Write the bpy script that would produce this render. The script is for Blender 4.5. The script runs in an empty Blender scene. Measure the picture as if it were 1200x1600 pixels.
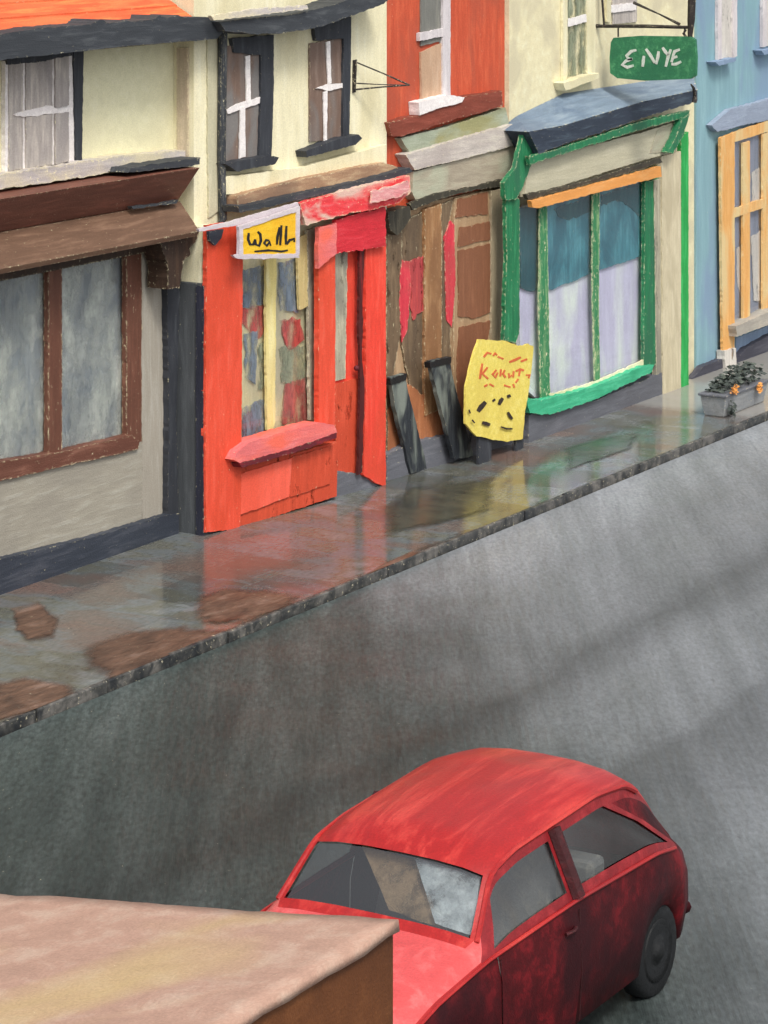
import bpy, bmesh, math, random
from mathutils import Vector, noise as mnoise

# ------------------------------------------------------------------ camera, world, light
S = bpy.context.scene
COL = S.collection
TH = math.radians(30.96)          # angle between the view axis and the street (world X)
H = 6.8                           # eye height above the pavement: an upstairs window
F, VY = 4500.0, -210.0            # focal length and horizon row, in photograph pixels
cam = bpy.data.cameras.new('camera'); camo = bpy.data.objects.new('camera', cam); COL.objects.link(camo)
camo.location = (0, 0, H); camo.rotation_euler = (math.radians(90), 0, TH - math.radians(90))
cam.sensor_fit = 'VERTICAL'; cam.sensor_height = 24.0; cam.lens = F / 1600 * 24
cam.shift_y = (VY - 800) / 1600; cam.clip_start = 0.5; cam.clip_end = 2000
S.camera = camo

SUN_EL, SUN_AZ = math.radians(52), math.radians(232)     # azimuth of the sun seen from the street (deg from +X)
W = bpy.data.worlds.new('World'); S.world = W; W.use_nodes = True
nt = W.node_tree; bg = nt.nodes['Background']
sky = nt.nodes.new('ShaderNodeTexSky'); sky.sky_type = 'NISHITA'; sky.sun_disc = False
sky.sun_elevation = SUN_EL; sky.sun_rotation = math.radians(90) - SUN_AZ
sky.air_density = 1.0; sky.dust_density = 4.0; sky.ozone_density = 1.0
hs = nt.nodes.new('ShaderNodeHueSaturation'); hs.inputs['Saturation'].default_value = 0.22
nt.links.new(sky.outputs[0], hs.inputs['Color']); nt.links.new(hs.outputs[0], bg.inputs['Color'])
bg.inputs['Strength'].default_value = 0.13
sl = bpy.data.lights.new('sun', 'SUN'); sl.energy = 1.5; sl.angle = math.radians(14); sl.color = (1.0, 0.95, 0.86)
so = bpy.data.objects.new('sun', sl); COL.objects.link(so)
sd = Vector((math.cos(SUN_EL) * math.cos(SUN_AZ), math.cos(SUN_EL) * math.sin(SUN_AZ), math.sin(SUN_EL)))
so.rotation_euler = sd.to_track_quat('Z', 'Y').to_euler(); so.location = (0, 0, 30)
V = S.view_settings; V.view_transform = 'Standard'; V.look = 'None'; V.gamma = 1; V.exposure = 0.52; V.use_curve_mapping = False
S.cycles.max_bounces = 6; S.cycles.transparent_max_bounces = 12
S.cycles.use_denoising = True

# ------------------------------------------------------------------ geometry helpers
FWD = Vector((math.cos(TH), math.sin(TH), 0)); RGT = Vector((math.sin(TH), -math.cos(TH), 0))
EYE = Vector((0, 0, H))
rng = random.Random(11)

def ray(px, py): return FWD + RGT * ((px - 600) / F) + Vector((0, 0, (VY - py) / F))

class Plane:
    """upright surface  Y = y0 + k (X - x0) + m Z"""
    def __init__(s, y0, x0=0.0, k=0.0, m=0.0): s.y0, s.x0, s.k, s.m = y0, x0, k, m
    def P(s, px, py, off=0.0):
        d = ray(px, py)
        t = (s.y0 - off - s.k * s.x0 + s.m * H) / (d.y - s.k * d.x - s.m * d.z)
        return EYE + d * t
    def Y(s, X, off=0.0): return s.y0 - off + s.k * (X - s.x0)

def ground(px, py, z=0.0):
    d = ray(px, py); return EYE + d * ((z - H) / d.z)

def rough_loop(pts, amp, seg):
    """hand-made edge: subdivide the outline and let it wander a little"""
    if amp <= 0: return pts
    out = []; n = len(pts); ph = rng.uniform(0, 100)
    for i in range(n):
        a, b = pts[i], pts[(i + 1) % n]; e = b - a; L = e.length
        if L < 1e-6: continue
        k = max(1, min(140, int(L / seg)))
        nrm = Vector((-e.z, 0, e.x)); nrm = nrm.normalized() if nrm.length > 1e-6 else Vector((0, 0, 1))
        for j in range(k):
            t = j / k; p = a + e * t
            w = mnoise.noise(Vector((p.x * 9 + ph, p.y * 9, p.z * 9))) + 0.6 * mnoise.noise(Vector((p.x * 31, ph, p.z * 31))) + 0.7 * mnoise.noise(Vector((p.x * 83, ph + 7, p.z * 83)))
            s = amp * w * (1.0 if 0 < j else 0.5)
            out.append(p + nrm * s)
    return out

def add_prism(bm, front, depth, shift=None):
    back = [p + Vector((0, depth, 0)) for p in front] if shift is None else [p + shift for p in front]
    vf = [bm.verts.new(p) for p in front]; vb = [bm.verts.new(p) for p in back]
    n = len(vf)
    fs = [bm.faces.new(vf), bm.faces.new(list(reversed(vb)))]
    for i in range(n):
        fs.append(bm.faces.new((vf[i], vb[i], vb[(i + 1) % n], vf[(i + 1) % n])))
    return fs

def add_box(bm, x0, x1, y0, y1, z0, z1):
    v = [bm.verts.new((x, y, z)) for z in (z0, z1) for y in (y0, y1) for x in (x0, x1)]
    for f in ((0,1,3,2),(4,6,7,5),(0,4,5,1),(2,3,7,6),(0,2,6,4),(1,5,7,3)): bm.faces.new([v[i] for i in f])

def add_hexa(bm, lo, hi):
    """solid between two point rings of equal length"""
    a = [bm.verts.new(p) for p in lo]; b = [bm.verts.new(p) for p in hi]; n = len(a)
    bm.faces.new(a); bm.faces.new(list(reversed(b)))
    for i in range(n): bm.faces.new((a[i], b[i], b[(i+1) % n], a[(i+1) % n]))

def add_tube(bm, pts, r, n=8):
    pts = [Vector(p) for p in pts]; rings = []
    for i, p in enumerate(pts):
        t = (pts[min(i+1, len(pts)-1)] - pts[max(i-1, 0)]).normalized()
        u = t.cross(Vector((0, 0, 1))) if abs(t.z) < .95 else t.cross(Vector((1, 0, 0))); u.normalize(); w = t.cross(u)
        rr = r[i] if isinstance(r, (list, tuple)) else r
        rings.append([bm.verts.new(p + u * rr * math.cos(2*math.pi*k/n) + w * rr * math.sin(2*math.pi*k/n)) for k in range(n)])
    for a, b in zip(rings, rings[1:]):
        for k in range(n): bm.faces.new((a[k], a[(k+1) % n], b[(k+1) % n], b[k]))
    bm.faces.new(rings[0]); bm.faces.new(list(reversed(rings[-1])))

def ribbon(pts, w):
    """outline of a brush stroke with tapering ends, in pixel space"""
    L, R = [], []
    n = len(pts)
    for i, (x, y) in enumerate(pts):
        xa, ya = pts[max(0, i-1)]; xb, yb = pts[min(n-1, i+1)]
        dx, dy = xb - xa, yb - ya; l = math.hypot(dx, dy) or 1
        k = w * (0.5 if 0 < i < n-1 else 0.36)
        L.append((x - dy/l*k, y + dx/l*k)); R.append((x + dy/l*k, y - dx/l*k))
    return L + R[::-1]

# ------------------------------------------------------------------ object bookkeeping
def tag(o, label=None, cat=None, group=None, kind=None):
    for k, v in (('label', label), ('category', cat), ('group', group), ('kind', kind)):
        if v: o[k] = v
    return o

def thing(name, label, cat, loc=(0, 0, 0), group=None):
    o = bpy.data.objects.new(name, None); COL.objects.link(o); o.location = loc; o.empty_display_size = .2
    return tag(o, label, cat, group)

def world_loc(o):
    v = Vector((0, 0, 0))
    while o: v += o.location; o = o.parent
    return v

def build(name, bm, mat, parent=None, smooth=False, bevel=0.0, loc=None):
    if parent is not None:
        off = world_loc(parent)
    else: off = Vector(loc) if loc is not None else Vector((0, 0, 0))
    for v in bm.verts: v.co -= off
    bmesh.ops.recalc_face_normals(bm, faces=bm.faces)
    me = bpy.data.meshes.new(name); bm.to_mesh(me); bm.free()
    if smooth:
        for p in me.polygons: p.use_smooth = True
    o = bpy.data.objects.new(name, me); COL.objects.link(o); me.materials.append(mat)
    if parent is not None: o.parent = parent
    else: o.location = off
    if bevel:
        b = o.modifiers.new('bevel', 'BEVEL'); b.width = bevel; b.segments = 2; b.limit_method = 'ANGLE'
    return o

def slab(name, parent, plane, mat, outs, off, depth, amp=.008, seg=.035, zmin=-.03, **kw):
    """one mesh from outlines given in photograph pixels, laid on the facade plane `off` metres proud of it"""
    if outs and not isinstance(outs[0][0], (tuple, list)): outs = [outs]
    bm = bmesh.new()
    for o in outs:
        p = [plane.P(x, y, off) for x, y in o]
        for q in p: q.z = max(q.z, zmin)
        add_prism(bm, rough_loop(p, amp, seg), depth)
    return build(name, bm, mat, parent, **kw)

def slabs(name, parent, plane, mat, outs, off, depth, **kw):
    return [slab(name, parent, plane, mat, o, off + .003 * i, depth, **kw) for i, o in enumerate(outs)]

def q4(x0, x1, t0, t1, b0, b1): return [(x0, t0), (x1, t1), (x1, b1), (x0, b0)]

# ------------------------------------------------------------------ materials
def lin(c, k=1.0):
    o = []
    for v in c:
        v /= 255.0
        o.append(min(.92, (v / 12.92 if v <= .04045 else ((v + .055) / 1.055) ** 2.4) * k))
    return (*o, 1)

CREAM = (246, 236, 196)
MATS = {}
def paint(name, c, c2=None, c3=None, d='v', fleck=0.0, rough=.62, bump=.35, k=.86, var=.17, sc=1.0, coat=0.0, spec=.35, patch=.9):
    """hand-laid gouache paint: streaked along direction d, patchy, with flecks where the ground shows through"""
    if name in MATS: return MATS[name]
    m = bpy.data.materials.new(name); m.use_nodes = True; n = m.node_tree.nodes; l = m.node_tree.links
    b = n['Principled BSDF']
    tc = n.new('ShaderNodeTexCoord')
    def mapping(s):
        mp = n.new('ShaderNodeMapping'); mp.inputs['Scale'].default_value = s; l.new(tc.outputs['Object'], mp.inputs['Vector']); return mp
    def nz(vec, scale, det=4, ro=.6, dist=.0):
        t = n.new('ShaderNodeTexNoise'); t.inputs['Scale'].default_value = scale; t.inputs['Detail'].default_value = det
        t.inputs['Roughness'].default_value = ro; t.inputs['Distortion'].default_value = dist
        l.new(vec, t.inputs['Vector']); return t
    ax = {'v': (1, 1, .12), 'h': (.12, 1, 1), 'y': (1, .12, 1), 'n': (1, 1, 1), 'g': (.2, .7, 1)}[d]
    mp = mapping(ax)
    st = nz(mp.outputs[0], 16 * sc, 5, .65, .35)
    base = lin(c, k); dark = tuple(v * (1 - var) for v in base[:3]) + (1,)
    lite = lin(c2, k) if c2 else tuple(min(.9, v * (1 + var * .8) + .01) for v in base[:3]) + (1,)
    r = n.new('ShaderNodeValToRGB'); l.new(st.outputs['Fac'], r.inputs[0]); e = r.color_ramp.elements
    e[0].position = .34; e[0].color = dark; e[1].position = .66; e[1].color = lite
    x = e.new(.5); x.color = base
    col = r.outputs[0]
    # broad uneven patches
    pn = nz(mapping(tuple(.35 + .65 * a for a in ax)).outputs[0], 2.3 * sc, 3, .55, .6)
    pr = n.new('ShaderNodeMapRange'); pr.inputs[1].default_value = .46; pr.inputs[2].default_value = .62; l.new(pn.outputs['Fac'], pr.inputs[0])
    mx = n.new('ShaderNodeMix'); mx.data_type = 'RGBA'
    if c3: mx.inputs['B'].default_value = lin(c3, k); pr.inputs[4].default_value = patch
    else:
        mx.inputs['B'].default_value = tuple(v * (1 - var * .9) for v in base[:3]) + (1,); pr.inputs[4].default_value = .75
    l.new(pr.outputs[0], mx.inputs['Factor']); l.new(col, mx.inputs['A']); col = mx.outputs['Result']
    if fleck > 0:
        fn = nz(mapping(tuple(.5 + .5 * a for a in ax)).outputs[0], 34, 6, .75, .4)
        fr = n.new('ShaderNodeMapRange'); fr.inputs[1].default_value = .70 - fleck * .12; fr.inputs[2].default_value = .735 - fleck * .12
        # paint worn off along the arrises, the pale undercoat showing
        be = n.new('ShaderNodeBevel'); be.samples = 3; be.inputs['Radius'].default_value = .03
        ge = n.new('ShaderNodeNewGeometry'); dp = n.new('ShaderNodeVectorMath'); dp.operation = 'DOT_PRODUCT'; l.new(be.outputs[0], dp.inputs[0]); l.new(ge.outputs['Normal'], dp.inputs[1])
        em = n.new('ShaderNodeMapRange'); em.inputs[1].default_value = .995; em.inputs[2].default_value = .75; em.inputs[3].default_value = 0; em.inputs[4].default_value = .05 + .17 * min(fleck, .6); l.new(dp.outputs['Value'], em.inputs[0])
        ea = n.new('ShaderNodeMath'); ea.operation = 'ADD'; l.new(fn.outputs['Fac'], ea.inputs[0]); l.new(em.outputs[0], ea.inputs[1])
        l.new(ea.outputs[0], fr.inputs[0])
        m2 = n.new('ShaderNodeMix'); m2.data_type = 'RGBA'; m2.inputs['B'].default_value = lin(CREAM, .86)
        l.new(fr.outputs[0], m2.inputs['Factor']); l.new(col, m2.inputs['A']); col = m2.outputs['Result']
    gr = nz(tc.outputs['Object'], 70, 3, .6)
    gm = n.new('ShaderNodeMapRange'); gm.inputs[1].default_value = .3; gm.inputs[2].default_value = .7; gm.inputs[3].default_value = .88; gm.inputs[4].default_value = 1.1; l.new(gr.outputs['Fac'], gm.inputs[0])
    mg = n.new('ShaderNodeMix'); mg.data_type = 'RGBA'; mg.blend_type = 'MULTIPLY'; mg.inputs['Factor'].default_value = 1; l.new(col, mg.inputs['A']); l.new(gm.outputs[0], mg.inputs['B']); col = mg.outputs['Result']
    l.new(col, b.inputs['Base Color'])
    b.inputs['Roughness'].default_value = rough; b.inputs['Specular IOR Level'].default_value = spec
    if coat: b.inputs['Coat Weight'].default_value = coat; b.inputs['Coat Roughness'].default_value = .22
    ad = n.new('ShaderNodeMath'); ad.operation = 'MULTIPLY_ADD'; ad.inputs[1].default_value = .45
    l.new(gr.outputs['Fac'], ad.inputs[0]); l.new(st.outputs['Fac'], ad.inputs[2])
    bp = n.new('ShaderNodeBump'); bp.inputs['Strength'].default_value = bump; bp.inputs['Distance'].default_value = .02
    l.new(ad.outputs[0], bp.inputs['Height']); l.new(bp.outputs[0], b.inputs['Normal'])
    MATS[name] = m; return m

def glass(name, tint=(1, 1, 1), refl=.10, rough=.06):
    if name in MATS: return MATS[name]
    m = bpy.data.materials.new(name); m.use_nodes = True; n = m.node_tree.nodes; l = m.node_tree.links
    n.remove(n['Principled BSDF']); out = n['Material Output']
    tr = n.new('ShaderNodeBsdfTransparent'); tr.inputs[0].default_value = (*tint, 1)
    gl = n.new('ShaderNodeBsdfGlossy'); gl.inputs['Roughness'].default_value = rough
    lw = n.new('ShaderNodeLayerWeight'); lw.inputs[0].default_value = .5; pw = n.new('ShaderNodeMath'); pw.operation = 'POWER'; pw.inputs[1].default_value = 4.0; l.new(lw.outputs['Facing'], pw.inputs[0])
    fr = n.new('ShaderNodeMath'); fr.operation = 'MULTIPLY_ADD'; fr.inputs[1].default_value = .7; fr.inputs[2].default_value = refl * .4; l.new(pw.outputs[0], fr.inputs[0])
    tc = n.new('ShaderNodeTexCoord'); nz = n.new('ShaderNodeTexNoise'); nz.inputs['Scale'].default_value = 2.2; nz.inputs['Detail'].default_value = 3
    l.new(tc.outputs['Object'], nz.inputs['Vector'])
    bp = n.new('ShaderNodeBump'); bp.inputs['Strength'].default_value = .12; bp.inputs['Distance'].default_value = .02
    l.new(nz.outputs['Fac'], bp.inputs['Height']); l.new(bp.outputs[0], gl.inputs['Normal'])
    mx = n.new('ShaderNodeMixShader')
    l.new(fr.outputs[0], mx.inputs[0]); l.new(tr.outputs[0], mx.inputs[1]); l.new(gl.outputs[0], mx.inputs[2]); l.new(mx.outputs[0], out.inputs[0])
    MATS[name] = m; return m

M = dict(
 cream_wall=paint('cream_wall', (242,237,198), (247,242,208), (232,226,188), d='n', fleck=.3, sc=.6, var=.07),
 cream_wall_b=paint('cream_wall_b', (244,236,200), (250,244,214), (228,218,178), d='v', fleck=.3, sc=.7, var=.08),
 cream_wall_d=paint('cream_wall_d', (240,230,190), (246,240,205), (216,206,174), d='n', fleck=.3, sc=.6, var=.07),
 slate=paint('slate', (66,70,76), (90,94,98), d='h', fleck=.25, k=.8),
 slate_v=paint('slate_v', (60,63,70), (78,82,88), d='v', fleck=.2, k=.8),
 pipe=paint('pipe', (58,62,68), (120,122,122), d='v', fleck=.5, k=.8),
 roof=paint('roof', (230,100,60), (240,138,78), (222,124,76), d='h', fleck=.15, sc=.8, var=.12, k=.86),
 lavender_band=paint('lavender_band', (196,188,186), (214,205,198), (226,214,180), d='h', fleck=.9),
 fascia=paint('fascia', (122,76,62), (142,88,72), d='h', fleck=.35),
 fascia_low=paint('fascia_low', (112,84,66), (136,106,86), d='h', fleck=.4),
 dark_brown=paint('dark_brown', (62,46,36), (86,64,48), d='v', fleck=.45),
 grey_panel=paint('grey_panel', (168,162,148), (182,178,166), (156,150,138), d='h', fleck=.15, var=.1),
 grey_panel_v=paint('grey_panel_v', (174,167,154), (186,181,170), d='v', fleck=.2, var=.1),
 brown_frame=paint('brown_frame', (112,72,57), (134,90,72), d='v', fleck=.5),
 brown_frame_h=paint('brown_frame_h', (112,70,56), (140,96,80), d='h', fleck=.45),
 curtain_slate=paint('curtain_slate', (132,140,144), (152,158,158), (118,126,132), d='v', var=.16, k=1.0),
 curtain_pale=paint('curtain_pale', (196,202,194), (212,216,208), (168,174,172), d='v', var=.15, fleck=.2, k=1.0),
 curtain_lilac=paint('curtain_lilac', (166,164,166), (190,188,186), d='v', var=.15),
 navy=paint('navy', (60,66,78), (80,84,94), d='h', fleck=.3, k=.8),
 door_slate=paint('door_slate', (84,88,92), (98,102,106), d='v', fleck=.2, k=.8),
 navy_strip=paint('navy_strip', (48,50,66), d='v', fleck=.25, k=.8),
 window_grey=paint('window_grey', (168,160,154), (196,188,178), (144,138,136), d='v', fleck=.3, var=.2, k=1.1),
 window_brown=paint('window_brown', (126,104,92), (142,122,110), (128,126,124), d='v', fleck=.3, var=.15),
 white_bar=paint('white_bar', (226,220,218), (240,236,232), d='n', fleck=.2, k=1.05, var=.08),
 beam=paint('beam', (198,182,158), (216,200,176), (180,160,140), d='v', fleck=.6),
 beam_grey=paint('beam_grey', (208,202,172), (222,216,188), d='v', fleck=.3, var=.08),
 tan_cornice=paint('tan_cornice', (178,140,110), (206,176,140), (140,112,92), d='h', fleck=.5),
 red=paint('red', (236,84,58), (240,98,74), (218,76,48), d='v', fleck=.25, var=.1),
 red_dark=paint('red_dark', (212,80,52), (226,92,64), d='v', fleck=.2, var=.12),
 red_door=paint('red_door', (242,74,56), (246,92,74), (222,76,54), d='v', fleck=.2, var=.12),
 salmon=paint('salmon', (250,104,82), (252,120,100), (238,92,68), d='v', fleck=.12, var=.08),
 pink=paint('pink', (232,118,118), (240,138,136), (250,112,90), d='h', fleck=.2, var=.1),
 maroon=paint('maroon', (106,34,44), (150,40,48), d='h', fleck=.2),
 crimson=paint('crimson', (214,46,58), (226,66,76), (190,44,52), d='h', fleck=.3, var=.18),
 fascia_red=paint('fascia_red', (240,66,72), (240,100,104), (226,196,180), d='h', fleck=.7, var=.12, sc=1.5),
 pink_white=paint('pink_white', (232,160,160), (236,196,190), (232,120,126), d='h', fleck=.6, sc=1.4),
 yellow=paint('yellow', (244,192,36), (248,206,60), (240,178,40), d='h', fleck=.05, var=.08),
 lilac_frame=paint('lilac_frame', (212,200,206), (226,216,216), d='h', fleck=.2, var=.08),
 black=paint('black', (34,32,34), (52,48,46), d='n', k=.8),
 pale_yellow=paint('pale_yellow', (240,224,146), (246,236,176), (226,208,146), d='v', fleck=.3, var=.1),
 ochre=paint('ochre', (214,194,134), (226,212,160), d='v', fleck=.4),
 grey_strip=paint('grey_strip', (172,166,146), (196,190,166), (140,136,124), d='v', fleck=.6),
 shop_back=paint('shop_back', (216,208,164), (228,220,176), (186,180,154), d='v', fleck=.5, var=.15),
 goods_blue=paint('goods_blue', (132,148,166), (150,162,172), d='v', fleck=.3),
 goods_red=paint('goods_red', (212,84,80), (222,110,100), d='v', fleck=.35),
 goods_rust=paint('goods_rust', (190,96,90), (206,120,108), d='v', fleck=.35),
 goods_green=paint('goods_green', (160,168,142), (178,182,156), d='v', fleck=.35),
 door_gap=paint('door_gap', (84,30,30), (130,34,34), d='v', fleck=.1),
 brick=paint('brick', (206,88,58), (220,104,70), (184,86,62), d='v', fleck=.2, var=.13),
 brick_sill=paint('brick_sill', (138,68,52), (154,80,64), d='h', fleck=.35),
 sage=paint('sage', (166,174,152), (182,188,168), (160,156,108), d='h', fleck=.35),
 lilac_cornice=paint('lilac_cornice', (206,196,188), (222,214,200), (184,172,166), d='h', fleck=.5),
 taupe=paint('taupe', (178,166,146), (190,182,160), (186,190,166), d='h', fleck=.35),
 taupe_v=paint('taupe_v', (176,160,132), (190,176,150), d='v', fleck=.35),
 mid_glass=paint('mid_glass', (128,128,122), (150,148,138), d='v'),
 peach_glass=paint('peach_glass', (206,170,140), (218,190,164), d='v'),
 white_frame=paint('white_frame', (222,214,216), (236,230,228), d='v', fleck=.15),
 umber=paint('umber', (118,98,76), (140,118,92), (96,80,64), d='v', fleck=.55),
 tan_post=paint('tan_post', (166,122,82), (188,148,108), (140,100,68), d='v', fleck=.45),
 tan_panel=paint('tan_panel', (178,146,112), (196,166,132), d='v', fleck=.5),
 door_brown=paint('door_brown', (140,92,66), (154,104,76), d='v', fleck=.15, var=.12),
 rose=paint('rose', (222,62,78), (232,88,94), (190,76,76), d='v', fleck=.4),
 mauve_red=paint('mauve_red', (186,74,76), (206,80,76), d='v', fleck=.25),
 rust=paint('rust', (184,118,78), (198,136,96), (160,100,68), d='v', fleck=.4),
 blue_grey=paint('blue_grey', (112,114,122), (126,128,136), d='h', fleck=.3, k=.8),
 corbel=paint('corbel', (70,66,56), (94,88,74), d='v', fleck=.3, k=.8),
 green=paint('green', (36,124,80), (58,146,98), (48,110,80), d='v', fleck=.5, var=.18),
 green_bright=paint('green_bright', (44,170,82), (70,194,108), d='v', fleck=.35),
 green_mullion=paint('green_mullion', (60,140,92), (170,196,140), d='v', fleck=.9),
 turquoise=paint('turquoise', (70,188,142), (96,206,160), (44,156,112), d='h', fleck=.25),
 awning=paint('awning', (122,140,158), (140,156,170), (98,116,138), d='h', fleck=.3),
 awning_dark=paint('awning_dark', (58,68,84), (84,98,112), d='h', fleck=.35, k=.8),
 d_fascia=paint('d_fascia', (200,194,168), (210,204,180), d='h', fleck=.3, var=.08),
 orange_strip=paint('orange_strip', (240,164,88), (246,180,110), d='h', fleck=.25, var=.08),
 teal_dark=paint('teal_dark', (28,86,96), (44,100,106), d='v', fleck=.3, var=.15),
 teal=paint('teal', (66,132,146), (92,156,166), (40,94,110), d='v', fleck=.25, var=.18, k=1.1),
 lavender=paint('lavender', (186,184,208), (196,196,216), (216,226,216), d='v', fleck=.1, var=.06, sc=.6, k=1.15),
 pale_pilaster=paint('pale_pilaster', (216,204,172), (228,218,190), (196,184,154), d='v', fleck=.2, var=.1, sc=1.4),
 blue_wall=paint('blue_wall', (138,176,186), (150,188,196), (134,160,186), d='v', fleck=.08, var=.07, sc=.5),
 blue_low=paint('blue_low', (140,162,190), (150,174,200), (126,146,174), d='v', fleck=.08, var=.08),
 lintel=paint('lintel', (156,168,188), (168,180,198), d='h'),
 e_orange=paint('e_orange', (234,174,102), (240,192,126), (226,202,150), d='v', fleck=.35, var=.1),
 e_glass=paint('e_glass', (142,150,170), (154,160,176), d='v', fleck=.2),
 e_white=paint('e_white', (220,214,206), (232,228,216), d='v', fleck=.3),
 plinth_dark=paint('plinth_dark', (74,74,86), (92,92,102), d='h', fleck=.2, k=.8),
 e_sill=paint('e_sill', (176,170,160), (196,188,172), d='h', fleck=.3),
 sign_green=paint('sign_green', (52,126,86), (84,156,108), (44,112,80), d='n', fleck=.1),
 iron=paint('iron', (50,44,42), (84,76,70), d='n', fleck=.25, k=.8),
 sign_white=paint('sign_white', (218,224,216), (150,186,160), d='n'),
 plank=paint('plank', (46,50,56), (66,72,76), (150,158,148), d='v', fleck=.15, k=.9, patch=.7, sc=1.6),
 board_yellow=paint('board_yellow', (236,216,104), (242,226,130), (226,204,98), d='n', fleck=.1, var=.1),
 scribble_red=paint('scribble_red', (222,110,62), (230,130,80), d='n'),
 scribble_black=paint('scribble_black', (56,44,40), (90,74,56), d='n', k=.8),
 leaf=paint('leaf', (66,74,70), (96,104,92), d='n', k=.9),
 bloom=paint('bloom', (238,160,80), (244,182,100), d='n'),
 trough=paint('trough', (158,160,162), (168,170,172), (140,146,152), d='h', fleck=.4, k=.8),
 stone_back=paint('stone_back', (150,146,136), d='n'),
)
GL = glass('pane_glass')

# ------------------------------------------------------------------ ground
def wet(name, cols, axis=None, rough=(.12, .34), bump=.25, scale=.9, fleck=0.0, stretch=(1, 1, 1), dist=.5, turn=0.0, grain=.3):
    m = bpy.data.materials.new(name); m.use_nodes = True; n = m.node_tree.nodes; l = m.node_tree.links; b = n['Principled BSDF']
    tc = n.new('ShaderNodeTexCoord'); mp = n.new('ShaderNodeMapping'); mp.inputs['Scale'].default_value = stretch; m0 = n.new('ShaderNodeMapping'); m0.inputs['Rotation'].default_value = (0, 0, turn); l.new(tc.outputs['Object'], m0.inputs[0]); l.new(m0.outputs[0], mp.inputs[0])
    t = n.new('ShaderNodeTexNoise'); t.inputs['Scale'].default_value = scale; t.inputs['Detail'].default_value = 6; t.inputs['Roughness'].default_value = .62; t.inputs['Distortion'].default_value = dist
    l.new(mp.outputs[0], t.inputs['Vector'])
    r = n.new('ShaderNodeValToRGB'); l.new(t.outputs['Fac'], r.inputs[0]); e = r.color_ramp.elements
    while len(e) > 1: e.remove(e[-1])
    for i, (p, c) in enumerate(cols):
        x = e[0] if i == 0 else e.new(p); x.position = p; x.color = c
    col = r.outputs[0]
    if fleck:
        fn = n.new('ShaderNodeTexNoise'); fn.inputs['Scale'].default_value = 22; fn.inputs['Detail'].default_value = 6; fn.inputs['Roughness'].default_value = .75; l.new(tc.outputs['Object'], fn.inputs['Vector'])
        fr = n.new('ShaderNodeMapRange'); fr.inputs[1].default_value = .68 - fleck * .1; fr.inputs[2].default_value = .71 - fleck * .1; l.new(fn.outputs['Fac'], fr.inputs[0])
        m2 = n.new('ShaderNodeMix'); m2.data_type = 'RGBA'; m2.inputs['B'].default_value = (.55, .5, .36, 1); l.new(fr.outputs[0], m2.inputs['Factor']); l.new(col, m2.inputs['A']); col = m2.outputs['Result']
    gn = n.new('ShaderNodeTexNoise'); gn.inputs['Scale'].default_value = 26; gn.inputs['Detail'].default_value = 5; gn.inputs['Roughness'].default_value = .75
    gp = n.new('ShaderNodeMapping'); gp.inputs['Scale'].default_value = (.45, 1, 1); l.new(m0.outputs[0], gp.inputs[0]); l.new(gp.outputs[0], gn.inputs['Vector'])
    gm = n.new('ShaderNodeMapRange'); gm.inputs[1].default_value = .3; gm.inputs[2].default_value = .7; gm.inputs[3].default_value = 1 - grain; gm.inputs[4].default_value = 1 + grain; l.new(gn.outputs['Fac'], gm.inputs[0])
    mg = n.new('ShaderNodeMix'); mg.data_type = 'RGBA'; mg.blend_type = 'MULTIPLY'; mg.inputs['Factor'].default_value = 1; l.new(col, mg.inputs['A']); l.new(gm.outputs[0], mg.inputs['B']); col = mg.outputs['Result']; m['grain'] = 1
    l.new(col, b.inputs['Base Color'])
    t2 = n.new('ShaderNodeTexNoise'); t2.inputs['Scale'].default_value = 1.3; t2.inputs['Detail'].default_value = 3; l.new(tc.outputs['Object'], t2.inputs['Vector'])
    mr = n.new('ShaderNodeMapRange'); mr.inputs[1].default_value = .35; mr.inputs[2].default_value = .65; mr.inputs[3].default_value = rough[0]; mr.inputs[4].default_value = rough[1]
    l.new(t2.outputs['Fac'], mr.inputs[0]); l.new(mr.outputs[0], b.inputs['Roughness'])
    g = n.new('ShaderNodeTexNoise'); g.inputs['Scale'].default_value = 14; g.inputs['Detail'].default_value = 5; l.new(mp.outputs[0], g.inputs['Vector'])
    bp = n.new('ShaderNodeBump'); bp.inputs['Strength'].default_value = bump; bp.inputs['Distance'].default_value = .02; l.new(g.outputs['Fac'], bp.inputs['Height']); l.new(bp.outputs[0], b.inputs['Normal'])
    return m, n, l, b, col, tc, t, gm

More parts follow.
